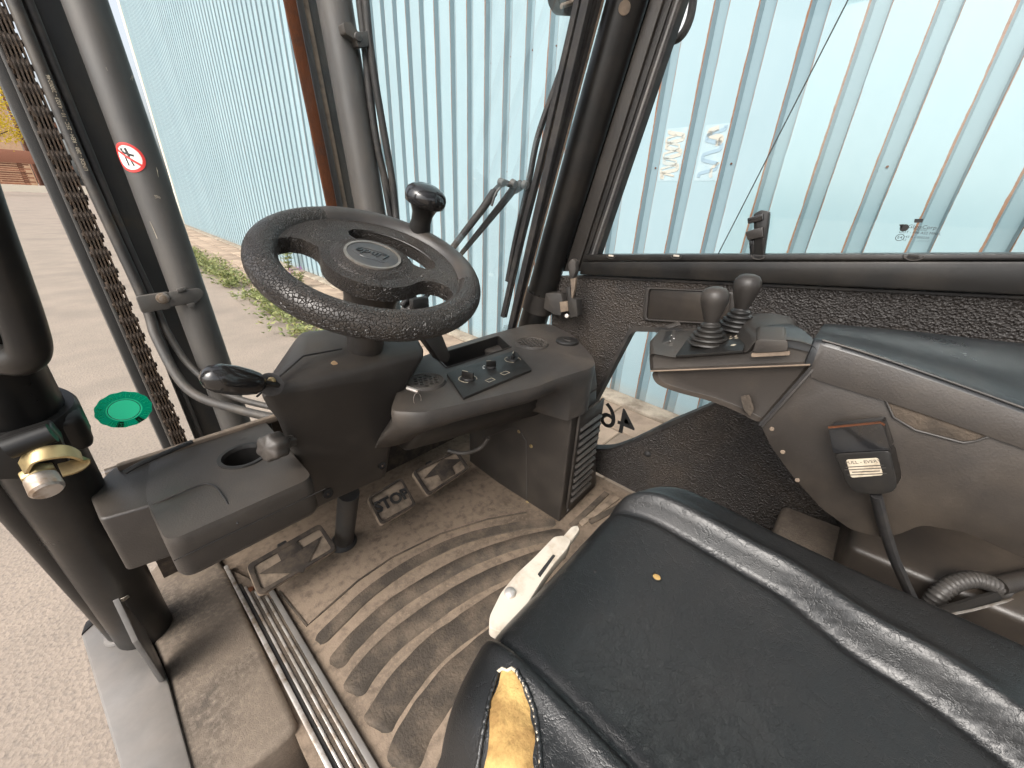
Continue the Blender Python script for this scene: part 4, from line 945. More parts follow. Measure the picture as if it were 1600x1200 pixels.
add('hub_sleeve', lathe([(0.042, -0.11), (0.044, -0.06), (0.052, -0.02), (0.06, -0.008)], WC, Wn, 36), M['plastic'], wheel)
ka = wp(30, 0.163, 0.010)
kb_ = add('spinner_knob', lathe([(0.020, -0.006), (0.021, 0.012), (0.0185, 0.026), (0.0195, 0.040), (0.0245, 0.052), (0.0300, 0.058), (0.0310, 0.060)], ka, (Wn + V(0.05, 0.05, 0)), 32), M['satin'], wheel, angle=60)
add('knob_cap', lathe([(0.0330, 0.058), (0.0365, 0.060), (0.0378, 0.068), (0.0376, 0.074), (0.0350, 0.081), (0.0285, 0.087), (0.0175, 0.0915), (0.0, 0.093)], ka, (Wn + V(0.05, 0.05, 0)), 36), M['gloss'], wheel, angle=60)
# ---- steering column
sh = [WC - Wn*s for s in (0.10, 0.24)]
colm = add('steering_column', lathe([(0.034, -0.26), (0.034, -0.10)], WC, Wn, 32), M['plastic'], truck)
def sec(fl, fr, y, bl_, br_, yb_, rr=0.022):
    return round_loop([PY(fl[0], fl[1], y), PY(fr[0], fr[1], y), PY(br_[0], br_[1], yb_), PY(bl_[0], bl_[1], yb_)], rr, 5)
secs = [sec((479, 800), (605, 744), 0.690, (475, 770), (590, 722), 0.79, 0.02),
        sec((476, 770), (610, 712), 0.676, (470, 742), (592, 694), 0.79, 0.02),
        sec((464, 728), (620, 668), 0.660, (456, 700), (600, 650), 0.79, 0.022),
        sec((446, 690), (629, 630), 0.645, (446, 660), (606, 612), 0.79, 0.024),
        sec((432, 660), (637, 604), 0.632, (444, 625), (612, 585), 0.79, 0.024),
        sec((414, 640), (652, 582), 0.622, (446, 590), (622, 555), 0.79, 0.022),
        sec((404, 622), (664, 560), 0.618, (452, 556), (632, 530), 0.785, 0.018),
        sec((410, 606), (664, 548), 0.624, (462, 530), (638, 512), 0.78, 0.016),
        sec((440, 583), (655, 538), 0.645, (470, 518), (638, 504), 0.77, 0.018),
        sec((470, 560), (640, 532), 0.668, (484, 520), (630, 508), 0.75, 0.02)]
add('column_shroud', loft(secs), M['plastic'], colm, angle=50, bevel=0.004, seg=2, ba=35)
add('shroud_seam', tube([PY(401, 620, 0.612), PY(432, 592, 0.622), PY(474, 556, 0.655), PY(534, 545, 0.668)], 0.0016, 6), M['rubber'], colm)
add('shaft_collar', ring(WC - Wn*0.205, Wn, 0.034, 0.040, 0.012, 32), M['plastic_dark'], colm)
for (px, py, r_, y) in ((531, 596, 0.0125, 0.634), (623, 563, 0.0105, 0.634), (513, 772, 0.0105, 0.676), (598, 728, 0.009, 0.676)):
    c = PY(px, py, y); nn = V(0, -1, 0.25)
    add('screw_recess', ring(c + V(0, 0.004, 0), nn, r_*0.75, r_, 0.004, 20), M['plastic_dark'], colm)
    add('recess_floor', lathe([(r_*0.78, 0), (0, 0.0005)], c + V(0, 0.002, 0), nn, 16), M['rubber'], colm)
    add('screw', lathe([(0.003, 0), (0, 0.002)], c, nn, 8), M['chain'], colm)
c = PY(521, 568, 0.640)
add('bare_spot', prism(round_loop([c + V(-.006, 0, .002), c + V(0.002, 0, .006), c + V(.008, 0, -.002), c + V(0.002, 0, -.005)], 0.004), (0, -0.0015, 0)), M['chip'], colm)
# column foot
add('column_tube', tube([PY(545, 770, 0.74), fz(537, 850, FZ + 0.0)], 0.024, 20), M['mast_dark'], colm)
add('column_boot', lathe([(0.036, 0), (0.034, 0.012), (0.028, 0.02)], fz(537, 850, FZ), (0, 0, 1), 24), M['rubber'], colm)
# direction lever on the left
lv0, lv1 = PY(426, 600, 0.60), PY(316, 585, 0.585); ld_ = (lv1 - lv0)
lev = add('direction_lever', tube([lv0 - ld_*0.1, lv0 + ld_*0.25], 0.0042, 12), M['satin'], truck)
Lk = (PY(316, 585, 0.585) - PY(410, 600, 0.60)).length
add('lever_knob', lathe([(0.010, 0), (0.016, 0.008*1), (0.0185, Lk*0.25), (0.0205, Lk*0.5), (0.0195, Lk*0.75), (0.015, Lk*0.9), (0.008, Lk*0.98), (0, Lk)], PY(410, 600, 0.60), ld_, 28), M['gloss'], lev, angle=70)
add('lever_socket', lathe([(0.016, 0), (0.018, 0.003), (0.012, 0.004), (0.0, 0.003)], PY(424, 600, 0.609), V(-0.6, -0.8, 0.2), 20), M['rubber'], lev)
add('socket_screw', lathe([(0.006, 0.004), (0.004, 0.007), (0, 0.0075)], PY(426, 594, 0.606), V(-0.6, -0.8, 0.2), 10), M['zinc'], lev)
# tilt knob
tk = add('tilt_knob', lathe([(0.010, -0.022), (0.010, 0.0), (0.019, 0.002), (0.0215, 0.006), (0.0215, 0.026), (0.018, 0.031), (0, 0.032)], PY(440, 694, 0.628), (-0.82, -0.42, 0.32), 40, 6, 0.10), M['plastic_grey'], truck, angle=60)
add('knob_stem', tube([PY(432, 696, 0.63), PY(455, 690, 0.65)], 0.008, 12), M['plastic_dark'], tk)
# wiper stalk and key on the right of the column
sk = add('column_stalk', prism(round_loop([PY(664, 530, 0.66), PY(690, 522, 0.66), PY(704, 556, 0.65), PY(700, 566, 0.65), PY(690, 566, 0.65)], 0.006), (0, 0.03, 0)), M['plastic'], truck, bevel=0.004)
ky = add('ignition_key', tube([PY(636, 606, 0.60), PY(654, 612, 0.575)], 0.004, 8), M['steel'], truck)
add('key_ring', tube([PY(652 + 6*math.cos(a), 624 + 10*math.sin(a), 0.572) for a in [k*math.pi/8 for k in range(16)]], 0.0006, 6, closed=True), M['steel'], ky)

# ---- left console with cup holder
ZC = 1.04
def lc(px, py, z=ZC): return PZ(px, py, z)
yf = 0.572
m_front = [V(-0.018, yf, ZC), V(0.185, yf, ZC), V(0.185, 0.80, ZC), V(0.02, 0.80, ZC), V(-0.018, 0.75, ZC)]
lcons = add('left_console', prism(round_loop([V(-0.072, 0.690, ZC - .006), V(0.005, 0.672, ZC - .006), V(0.005, 0.83, ZC - .006), V(-0.045, 0.83, ZC - .006), V(-0.078, 0.78, ZC - .006)], 0.008), (0, 0, -0.105)), M['plastic'], truck, bevel=0.008, seg=3)
add('console_ledge', box((0.09, 0.822, ZC - 0.03), (0.2, 0.016, 0.05)), M['plastic'], lcons, bevel=0.004)
cup_c = lc(381, 712); RC = 0.0345
outer_c = round_loop([V(-0.018, yf, ZC), V(0.172, yf, ZC), V(0.180, 0.815, ZC), V(0.0, 0.815, ZC), V(-0.022, 0.70, ZC)], [0.02, 0.02, 0.01, 0.02, 0.03], 5)
hole_c = circle(cup_c, (0, 0, 1), RC, 36)
top = plate([p + V(0, 0, 0.0) for p in outer_c], [hole_c], (0, 0, -0.006))
# moulded box under the top: loft with a soft shoulder
def scale_loop(lp, k, dz):
    c = sum(lp, Vector())/len(lp); return [c + (p - c)*k + V(0, 0, dz) for p in lp]
add('console_box', loft([scale_loop(outer_c, 0.955, -0.0785), scale_loop(outer_c, 0.985, -0.076), scale_loop(outer_c, 1.012, -0.068), scale_loop(outer_c, 1.014, -0.020), scale_loop(outer_c, 1.008, -0.010), scale_loop(outer_c, 0.992, -0.0035)], cap1=False), M['plastic'], lcons, angle=70)
add('console_top', plate([p + V(0, 0, -0.0005) for p in scale_loop(outer_c, 0.994, -0.003)], [hole_c], (0, 0, -0.004)), M['plastic'], lcons, angle=30)
add('cup_rim', lathe_closed([(RC - 0.004, -0.004), (RC + 0.005, -0.004), (RC + 0.004, 0.0025), (RC - 0.002, 0.0025)], cup_c, (0, 0, 1), 40), M['plastic_dark'], lcons)
add('cup_holder', lathe([(RC - 0.001, 0.0), (RC - 0.004, -0.055), (0.0, -0.056)], cup_c, (0, 0, 1), 40, cap0=False), M['plastic_dark'], lcons)
add('cup_ridge', tube([cup_c + V(math.cos(a)*0.026, math.sin(a)*0.026, -0.052) for a in [rad(30 + 10*k) for k in range(19)]], 0.0015, 6), M['plastic_grey'], lcons)
# lid seam on the front shoulder
seam = [PZ(237, 789, ZC - .004), PZ(285, 768, ZC + .0005), PZ(318, 756, ZC + .0005), PZ(336, 760, ZC + .0005), PZ(348, 775, ZC), PZ(357, 790, ZC - .004), V(PZ(364, 806, ZC - .02).x, yf - 0.0035, ZC - 0.022)]
add('lid_seam', tube(spline(seam, 5), 0.0013, 6), M['rubber'], lcons)
add('box_seam', tube([V(-0.018, yf - 0.0025, ZC - 0.034), V(0.186, yf - 0.0025, ZC - 0.034)], 0.0008, 6), M['plastic_dark'], lcons)
add('console_wiring', tube(spline([V(0.01, 0.62, 0.965), V(0.07, 0.63, 0.945), V(0.13, 0.62, 0.95), V(0.18, 0.64, 0.97)], 6), 0.012, 10), M['rubber'], lcons)
add('under_panel', box((0.08, 0.755, 0.955), (0.20, 0.14, 0.05)), M['plastic_dark'], lcons, bevel=0.01)
add('mast_wire', tube(spline([lc(300, 690, ZC + .01), lc(225, 722, ZC + .012), lc(195, 738, ZC + .006)], 5), 0.004, 8), M['mast_dark'], lcons)

# ---- heater console on the right of the column
ZH = 1.10
def hz(px, py, z=ZH): return PZ(px, py, z)
ctop = [hz(612, 642), V(0.345, 0.60, ZH), V(0.44, 0.705, ZH), V(0.53, 0.766, ZH), V(0.62, 0.778, ZH), V(0.80, 0.782, ZH), V(0.96, 0.775, ZH), V(1.03, 0.735, ZH), V(0.985, 0.61, ZH), V(0.855, 0.456, ZH), V(0.805, 0.426, ZH), V(0.75, 0.438, ZH), V(0.67, 0.452, ZH), hz(840, 604), hz(660, 645)]
ctop = round_loop(ctop, [0.02, 0.02, 0.02, 0.02, 0.01, 0.01, 0.01, 0.03, 0.03, 0.03, 0.03, 0.02, 0.02, 0.02, 0.02], 4)
tray = round_loop([hz(693, 560), hz(779, 526), hz(798, 542), hz(697, 575)], 0.006, 3)
tray = round_loop([hz(680, 556), hz(779, 526), hz(798, 543), hz(699, 575)], 0.006, 3)
spk = []
for (cx, cy, r_) in ((831, 538, 0.045), (666, 598, 0.040)): spk.append((hz(cx, cy), r_))
def holes_in(c, R, z):
    hs = []
    d = 0.0126
    for i in range(-5, 6):
        for j in range(-5, 6):
            x, y = (i + 0.5*(j % 2))*d, j*d*0.87
            if math.hypot(x, y) < R*0.82: hs.append(circle(V(c.x + x, c.y + y, z), (0, 0, 1), 0.0048, 8))
    return hs
def shrink(lp, k, dz):                                  # pulls the front edge back under the top
    ym = max(p.y for p in lp); return [V(p.x, p.y + k*(ym - p.y)*(1 if p.x < 0.70 else 0.0), p.z + dz) for p in lp]
hcons = add('heater_console', plate(ctop, [tray], (0, 0, -0.006)), M['plastic_grey'], truck, angle=30)
add('console_body', loft([shrink(ctop, 0.45, -0.13), shrink(ctop, 0.30, -0.09), shrink(ctop, 0.05, -0.045), scale_loop(ctop, 1.010, -0.026), scale_loop(ctop, 1.011, -0.012), scale_loop(ctop, 1.006, -0.004), scale_loop(ctop, 0.999, -0.0002)], cap1=False), M['plastic_grey'], hcons, angle=70)
cc = sum(tray, Vector())/4/len(tray)*4
tray_b = [p*0.97 + (sum(tray, Vector())/len(tray))*0.03 + V(0, 0, -0.06) for p in tray]
add('tray', loft([tray_b, [p + V(0, 0, 0.0005) for p in tray]], cap1=False), M['plastic_dark'], hcons, angle=30)
to = [p + (p - sum(tray, Vector())/len(tray)).normalized()*0.005 for p in tray]
add('tray_rim', plate([p + V(0, 0, 0.0002) for p in to], [[p + V(0, 0, 0.0002) for p in tray]], (0, 0, 0.003)), M['plastic_grey'], hcons, bevel=0.001)
for c, RS in spk:
    c = c + V(0, 0, 0.0008)
    add('speaker_back', lathe([(RS*0.95, 0), (0, 0.0003)], c, (0,0,1), 24), M['black_print'], hcons)
    add('speaker_grille', plate(circle(c + V(0, 0, 0.0015), (0,0,1), RS*0.97, 28), holes_in(c, RS, c.z + 0.0015), (0, 0, 0.0030)), M['plastic_grey'], hcons, angle=30)
    add('speaker_rim', lathe_closed([(RS*0.9, 0.003), (RS*0.92, 0.0062), (RS*1.0, 0.0062), (RS*1.05, -0.0005)], c, (0,0,1), 36), M['plastic_grey'], hcons)
capc = hz(886, 535)
cap_ = add('outlet_cap', lathe([(0.033, 0), (0.0335, 0.006), (0.031, 0.009), (0.026, 0.010), (0.0, 0.0105)], capc, (0, 0, 1), 36), M['plastic_dark'], hcons)
add('outlet_ridge', tube([capc + V(0.008 + math.cos(a)*0.02, -0.006 + math.sin(a)*0.02, 0.0105) for a in [rad(40 + 9*k) for k in range(20)]], 0.001, 6), M['plastic_grey'], hcons)
# heater control panel with three knobs
HP = [hz(698, 583, ZH + .006), hz(724, 621, ZH + .006), hz(831, 577, ZH + .006), hz(804, 547, ZH + .006)]
pan = add('heater_panel', prism(round_loop(HP, 0.003), (0, 0, -0.007)), M['plastic_dark'], truck, bevel=0.0015)
hpz = ZH + 0.0065
def dial(px, py, R, ang, style):
    c = PZ(px, py, hpz)
    arc = [c + V(math.cos(a)*R*1.32, math.sin(a)*R*1.32, 0.0006) for a in [rad(-50 + 280*k/30) for k in range(31)]]
    if style: add('dial_scale', bar(arc, 0.0016, 0.0006), M['label'], pan)
    add('dial_base', lathe([(R, 0), (R*0.96, 0.004), (R*0.9, 0.005), (0, 0.005)], c, (0,0,1), 28), M['plastic_dark'], pan)
    d = V(math.cos(rad(ang)), math.sin(rad(ang)), 0); s_ = V(-d.y, d.x, 0)
    add('dial_grip', box(c + V(0, 0, 0.010), (R*1.9, R*0.45, 0.014), (d, s_, V(0,0,1))), M['satin'], pan, bevel=0.002)
    add('dial_mark', box(c + d*R*0.45 + V(0, 0, 0.0175), (R*0.9, R*0.12, 0.0006), (d, s_, V(0,0,1))), M['label'], pan)
    return c
dial(731, 592, 0.0150, 108, True)
c2 = dial(767, 574, 0.0125, 150, False)
dial(801, 562, 0.0150, 35, True)
for k in range(5):
    a = rad(160 - k*28); add('fan_mark', lathe([(0.0018 + 0.0002*(5-k), 0), (0, 0.0008)], c2 + V(math.cos(a)*0.0185, math.sin(a)*0.0185, 0), (0,0,1), 8), M['white'], pan)
for (px, py) in ((766, 594), (789, 583)):
    c = PZ(px, py, hpz); ex_ = (HP[2] - HP[1]).normalized(); ey_ = V(-ex_.y, ex_.x, 0)
    q = [c + ex_*0.010*a + ey_*0.0065*b for a, b in ((-1,-1),(1,-1),(1,1),(-1,1))]
    qi = [c + ex_*0.0093*a + ey_*0.0058*b for a, b in ((-1,-1),(1,-1),(1,1),(-1,1))]
    add('blank_switch', plate(q, [qi], (0, 0, 0.0008)), M['label'], pan)
# wing front and heater tower
def tower_loop(xr, z): return round_loop([V(0.762, 0.446, z), V(xr, 0.455, z), V(xr + 0.01, 0.60, z), V(1.02, 0.78, z), V(0.775, 0.86, z), V(0.762, 0.70, z)], [0.006, 0.02, 0.01, 0.01, 0.01, 0.01], 4)
tw = add('heater_tower', loft([tower_loop(1.0, FZ + .005), tower_loop(0.955, 0.78), tower_loop(0.915, 0.93), tower_loop(0.90, 1.0)]), M['plastic'], truck, bevel=0.004)
add('tower_shoulder', loft([[V(0.764, 0.448, 0.995), V(0.905, 0.457, 0.995), V(1.02, 0.78, 0.995), V(0.764, 0.78, 0.995)], [V(0.735, 0.443, 1.075), V(0.86, 0.448, 1.075), V(1.0, 0.78, 1.075), V(0.735, 0.78, 1.075)]]), M['plastic_grey'], tw, bevel=0.012, seg=3)
yv = 0.444
fp = [PY(881, 664, yv), PY(934, 637, yv), PY(932, 768, yv), PY(876, 782, yv)]
fx0, fx1, fz0, fz1 = 0.785, 0.925, FZ + 0.045, PY(881, 662, yv).z
add('vent_frame', plate([V(fx0, yv, fz0), V(fx1, yv + .006, fz0), V(fx1, yv + .006, fz1), V(fx0, yv, fz1)], [[V(fx0 + .012, yv + .0003, fz0 + .012), V(fx1 - .010, yv + .0057, fz0 + .012), V(fx1 - .010, yv + .0057, fz1 - .045), V(fx0 + .012, yv + .0003, fz1 - .045)]], (0, -0.007, 0)), M['plastic'], tw, bevel=0.002)
add('vent_back', box(((fx0+fx1)/2, yv + 0.0005, (fz0+fz1)/2 - .015), (fx1 - fx0 - .03, 0.003, fz1 - fz0 - .06)), M['rubber'], tw)
ns = 11
for k in range(ns):
    z = lerp(fz0 + 0.02, fz1 - 0.052, k/(ns-1))
    add('vent_slat', box(((fx0+fx1)/2 + .001, yv - 0.004, z), (fx1 - fx0 - 0.026, 0.011, 0.010), (V(1, 0.02, 0), V(0, 0.8, 0.6), V(0, -0.6, 0.8))), M['plastic_grey'], tw, bevel=0.002)
for (px, py) in ((811, 674), (830, 697), (824, 785)):
    add('tower_screw', lathe([(0.006, 0), (0.005, 0.003), (0, 0.004)], PX(px, py, 0.7605), (-1, 0, 0), 12), M['zinc'], tw)
add('tower_screw', lathe([(0.006, 0), (0.004, 0.003), (0, 0.003)], V(0.80, yv - .0, FZ + .028), (0, -1, 0), 12), M['mast'], tw)
add('tower_seam', tube([PX(742, 690, 0.7605), PX(800, 668, 0.7605), PX(812, 672, 0.7605), PX(822, 690, 0.7605), PX(823, 780, 0.7605)], 0.0013, 6), M['plastic_grey'], tw)
wl = [V(0.40, 0.565, 0), V(0.765, 0.455, 0), V(0.765, 0.78, 0), V(0.40, 0.80, 0)]
add('wing_underside', loft([[V(p.x, p.y + (0.10 if i < 2 else 0), 0.925) for i, p in enumerate(wl)], [V(p.x, p.y + (0.05 if i < 2 else 0), 0.985) for i, p in enumerate(wl)], [V(p.x, p.y + 0.04, 1.02) for p in wl]]), M['plastic_dark'], hcons, bevel=0.012)
add('heater_cable', tube(spline([PY(700, 704, 0.74), PY(725, 708, 0.70), PY(750, 700, 0.68), PY(763, 684, 0.66)], 6), 0.006, 10), M['mast'], hcons)

# ---- pedals
def pedal(name, center, zc, out, inner, marks, label, lettering=None):
    pt = PZ(center[0], center[1], zc); n = V(0, -0.52, 0.854)
    def q(p, h=0.0): return PP(p[0], p[1], pt + n*h, n)
    body = add(name, prism(round_loop([q(p) for p in out], 0.012), -n*0.016), M['pedal'], truck, bevel=0.004, seg=3)
    if label: body['label'] = label
    rimo = round_loop([q(p, .0004) for p in out], 0.012); cen = sum(rimo, Vector())/len(rimo)
    add('pedal_rim', plate([p + (cen - p).normalized()*0.001 for p in rimo], [round_loop([q(p, .0004) for p in inner], 0.008)], n*0.005), M['pedal_rubber'], body, bevel=0.0015)
    for mk in marks: add('pedal_arrow', prism([q(p, .001) for p in mk], n*0.0035), M['pedal_rubber'], body, bevel=0.0008)
    if lettering:
        a, b, size = lettering; A, B = q(a, .003), q(b, .003); ux = (B - A).normalized(); uy = n.cross(ux)
        add('pedal_lettering', text_geo('STOP', size, (A+B)/2, ux, uy, 0.004, res=3, bold=0.0014), M['rubber'], body)
    foot = q(((out[0][0] + out[2][0])/2, (out[0][1] + out[2][1])/2), -0.012)
    add('pedal_arm', bar([foot, foot + V(0, 0.06, -0.005), V(foot.x, min(foot.y + 0.12, 0.88), FZ + 0.02)], 0.02, 0.014), M['rubber'], body, bevel=0.002)
    return q
pedal('reverse_pedal', (455, 875), 0.69, [(384, 884), (500, 818), (528, 858), (404, 933)], [(396, 886), (499, 827), (518, 858), (409, 922)],
      [[(405, 897), (503, 838), (474, 895)], [(432, 862), (462, 845), (474, 858), (440, 878)]], 'wide dusty pedal with a dark arrow pointing down')
pedal('brake_pedal', (612, 783), 0.70, [(573, 778), (627, 746), (651, 789), (595, 822)], [(579, 779), (626, 751), (645, 788), (597, 815)], [], 'small pedal lettered STOP', ((583, 797), (641, 768), 0.042))
pedal('forward_pedal', (688, 738), 0.70, [(643, 738), (713, 703), (734, 732), (668, 776)], [(650, 738), (711, 708), (727, 732), (671, 769)],
      [[(662, 748), (690, 718), (722, 718), (706, 730), (711, 741), (690, 752), (684, 742)]], 'dusty pedal with a dark arrow pointing up')

# ---- armrest with joysticks
XA = 0.67
def pa(px, py, x=XA): return PX(px, py, x)
body_o = [(1269, 573), (1284, 575), (1298, 600), (1384, 626), (1600, 698), (1760, 752), (1760, 905), (1600, 873), (1510, 832), (1440, 820), (1402, 836), (1372, 839), (1330, 828), (1285, 796), (1240, 746), (1206, 700), (1188, 664)]
body_h = [(1388, 632), (1398, 652), (1428, 672), (1505, 691), (1524, 688), (1540, 668), (1547, 681)]
body_h = [(1386, 634), (1396, 655), (1430, 673), (1502, 690), (1520, 688), (1536, 676)]
bl = round_loop([pa(*p) for p in body_o], 0.008, 3)
arm = add('armrest', plate(bl, [], (0.022, 0, 0)), M['plastic_brown'], truck, bevel=0.003)
add('armrest_core', prism([p + V(0.022, 0, 0) for p in round_loop([pa(*p) for p in body_o], 0.008, 3)], (0.12, 0, 0)), M['plastic_dark'], arm)
# finger recess under the pad
rec = round_loop([pa(a, b, XA - .0015) for a, b in [(1383, 624), (1396, 652), (1430, 671), (1505, 690), (1524, 688), (1548, 684), (1546, 676)]], 0.006, 3)
add('finger_recess', prism(rec, (0.004, 0, 0)), M['mat_bar'], arm, bevel=0.001)
add('recess_edge', tube([pa(a, b, XA - .003) for a, b in [(1383, 624), (1396, 652), (1430, 672), (1505, 692), (1526, 689), (1546, 682)]], 0.0013, 6), M['plastic_grey'], arm)
pn = [(1284, 533), (1320, 543), (1365, 557), (1450, 586), (1600, 640), (1760, 700)]
pbm = [(1292, 594), (1330, 608), (1365, 619), (1450, 646), (1600, 698), (1760, 755)]
far = [PX(1215, 504, 0.80), PX(1230, 503, 0.81), PX(1300, 505, 0.86), PX(1400, 512, 0.885), PX(1600, 530, 0.92), PX(1760, 548, 0.94), PX(1900, 566, 0.95)]
def far_at(y):
    for p, q in zip(far[:-1], far[1:]):
        if q.y <= y <= p.y: return p.lerp(q, (y - p.y)/(q.y - p.y))
    return far[-1].copy() if y < far[-1].y else far[0].copy()
def resamp(pts, n):
    d = [0]
    for p, q in zip(pts[:-1], pts[1:]): d.append(d[-1] + (Vector(q) - Vector(p)).length)
    out = []
    for k in range(n):
        t = d[-1]*k/(n-1)
        for i in range(len(d)-1):
            if t <= d[i+1] + 1e-9: out.append(Vector(pts[i]).lerp(Vector(pts[i+1]), (t - d[i])/(d[i+1]-d[i]))); break
    return out
nt_ = spline([pa(p[0], p[1], XA + 0.004) for p in pn], 6); nb_ = spline([pa(p[0], p[1], XA - 0.003) for p in pbm], 6)
loops = []
for i, t_ in enumerate(nt_):
    b_ = nb_[i].copy(); b_.y = t_.y
    f_ = far_at(t_.y)
    if i == 0: b_ = b_ + (t_ - b_)*0.25
    cs_ = [b_, b_.lerp(t_, 0.5) + V(-0.003, 0, 0), b_.lerp(t_, 0.9) + V(-0.001, 0, 0), t_ + V(0.004, 0, 0.001)]
    for k in range(1, 12):
        u_ = k/12; cs_.append(t_.lerp(f_, u_) + V(0, 0, 0.004*math.sin(math.pi*u_) - 0.006*math.exp(-((u_ - 0.45)/0.2)**2)))
    cs_ += [f_ + V(0.006, 0, -0.008), V(f_.x + 0.004, t_.y, b_.z + 0.01)]
    loops.append(cs_)
l0 = loops[0]; c0 = sum(l0, Vector())/len(l0)
loops = [[c0 + (p - c0)*0.90 + V(0, 0.010, -0.002) for p in l0], [c0 + (p - c0)*0.97 + V(0, 0.008, -0.001) for p in l0]] + loops
pad = add('armrest_pad', loft(loops), M['pad'], arm, angle=50)
add('pad_side', grid([[l[0] + V(-0.0012, 0, -.0005) for l in loops[2:]], [l[1] + V(-0.0012, 0, 0) for l in loops[2:]], [l[2] + V(-0.0008, 0, 0) for l in loops[2:]]]), M['plastic_brown'], arm, angle=180)
ed = [l[3] + V(-0.002, 0, 0.0) for l in loops[2:]]
add('pad_edge', tube(ed, 0.0015, 8), M['plastic_grey'], arm)
hump = []
for nr, fr_, yn in (((1281, 541), (1222, 503), 0.80), ((1262, 536), (1212, 503.5), 0.797), ((1240, 531), (1202, 504), 0.795), ((1212, 529.5), (1190, 505), 0.792), ((1190, 530), (1178, 508), 0.79), ((1180, 536), (1172, 512), 0.788)):
    t_ = pa(nr[0], nr[1], XA + 0.006); f_ = PX(fr_[0], fr_[1], yn); b_ = t_ + V(0, 0, -0.012)
    cs_ = [b_, t_ + V(0.001, 0, 0.0)] + [t_.lerp(f_, k/8) + V(0, 0, 0.007*math.sin(math.pi*k/8)) for k in range(1, 8)] + [f_, f_ + V(0.006, 0, -0.02)]
    hump.append(cs_)
add('module_hump', loft(hump), M['pad'], arm, angle=60)
# front housing under the control module
fr_px = [(1017, 581), (1266, 571), (1187, 662), (1158, 646), (1115, 628), (1061, 614), (1037, 606), (1023, 598)]
fr_l = round_loop([pa(*p) for p in fr_px], [0.01, 0.004, 0.01, 0.02, 0.03, 0.03, 0.02, 0.02], 4)
add('armrest_front', loft([[p + V(0.012, -0.004, 0.004) for p in fr_l], fr_l, [p + V(0.15, 0.03, 0.008) for p in fr_l], [p + V(0.165, 0.025, 0.014) for p in fr_l]]), M['plastic_brown'], arm, bevel=0.004, seg=3)
add('housing_gap', bar([pa(1268, 574, XA - .001), pa(1187, 664, XA - .001)], 0.004, 0.003, (1, 0, 0)), M['rubber'], arm)
add('housing_edge', bar([pa(1271, 577, XA - .002), pa(1190, 667, XA - .002)], 0.003, 0.004, (1, 0, 0)), M['plastic_grey'], arm, bevel=0.001)
add('housing_slot', prism(round_loop([pa(1157, 619, XA - .0005), pa(1171, 617, XA - .0005), pa(1178, 640, XA - .0005), pa(1172, 651, XA - .0005), pa(1162, 640, XA - .0005)], 0.003), (0.002, 0, 0)), M['mat_bar'], arm)
for p in ((1206, 670), (1223, 706), (1246, 750)):
    add('side_screw', lathe([(0.0034, 0), (0.003, 0.0015), (0, 0.002)], pa(p[0], p[1], XA - .0005), (-1, 0, 0), 12), M['tan'], arm)
# control module
mn = [(1014, 551), (1016, 578), (1266, 568), (1283, 570), (1278, 541), (1240, 533), (1165, 551), (1054, 559), (1040, 545)]
mn = [(1014, 551), (1016, 579), (1266, 569), (1282, 571), (1277, 541), (1240, 531), (1184, 529), (1166, 551), (1054, 559)]
n_l = round_loop([pa(*p) for p in mn], [0.012, 0.004, 0.003, 0.004, 0.012, 0.02, 0.010, 0.006, 0.01], 4)
mod = add('control_module', loft([[p + V(0.010, -0.003, -0.003) for p in n_l], n_l, [p + V(0.08, 0.035, 0.000) for p in n_l], [p + V(0.16, 0.05, 0.002) for p in n_l], [p + V(0.17, 0.045, -0.004) for p in n_l]]), M['plastic'], truck, bevel=0.004, seg=3, angle=50)
tA, tB = pa(1054, 559), pa(1164, 551); tn = (V(0.16, 0.05, 0.002)).cross(tB - tA).normalized()
if tn.z < 0: tn = -tn
def mt(px, py, h=0.0): return PP(px, py, tA + tn*h, tn)
add('joystick_plate', prism(round_loop([mt(1056, 559, .001), mt(1162, 551, .001), mt(1172, 520, .001), mt(1082, 522, .001)], 0.004), tn*0.004), M['satin'], mod, bevel=0.002)
add('plate_print', join(text_geo('1 2 3\n1 < > 2', 0.011, mt(1148, 527, .0055), (mt(1160, 526) - mt(1140, 527.5)), tn.cross(mt(1160, 526) - mt(1140, 527.5)), 0.0003), lathe([(0.004, 0), (0, 0.0004)], mt(1146, 539, .0053), tn, 10)), M['label'], mod, smooth=False)
add('module_seam', tube([pa(1016, 580, XA - .002), pa(1140, 575, XA - .002), pa(1266, 570, XA - .002)], 0.0014, 6), M['tan'], mod)
add('rocker_frame', prism(round_loop([mt(1030, 545, .001), mt(1052, 541, .001), mt(1056, 517, .001), mt(1034, 520, .001)], 0.003), tn*0.003), M['plastic_grey'], mod, bevel=0.0015)
add('rocker_switch', prism(round_loop([mt(1030, 540, .004), mt(1048, 536, .004), mt(1051, 519, .004), mt(1035, 522, .004)], 0.002), tn*0.004), M['plastic_dark'], mod, bevel=0.0015)
for p in ((1049, 524), (1047, 533), (1053, 529)): add('switch_lamp', lathe([(0.0016, 0), (0, 0.001)], mt(p[0], p[1], .0075), tn, 8), M['white'], mod)
add('blank_cap', prism(round_loop([mt(1038, 511, .001), mt(1060, 503, .001), mt(1064, 508, .001), mt(1044, 514, .001)], 0.003), tn*0.002), M['plastic_grey'], mod, bevel=0.0008)
add('push_button', prism(round_loop([pa(1176, 552, XA - .003), pa(1231, 549, XA - .003), pa(1231, 532, XA - .003), pa(1182, 530, XA - .003)], 0.006), (0.05, 0.012, 0.008)), M['plastic'], mod, bevel=0.004, seg=3)
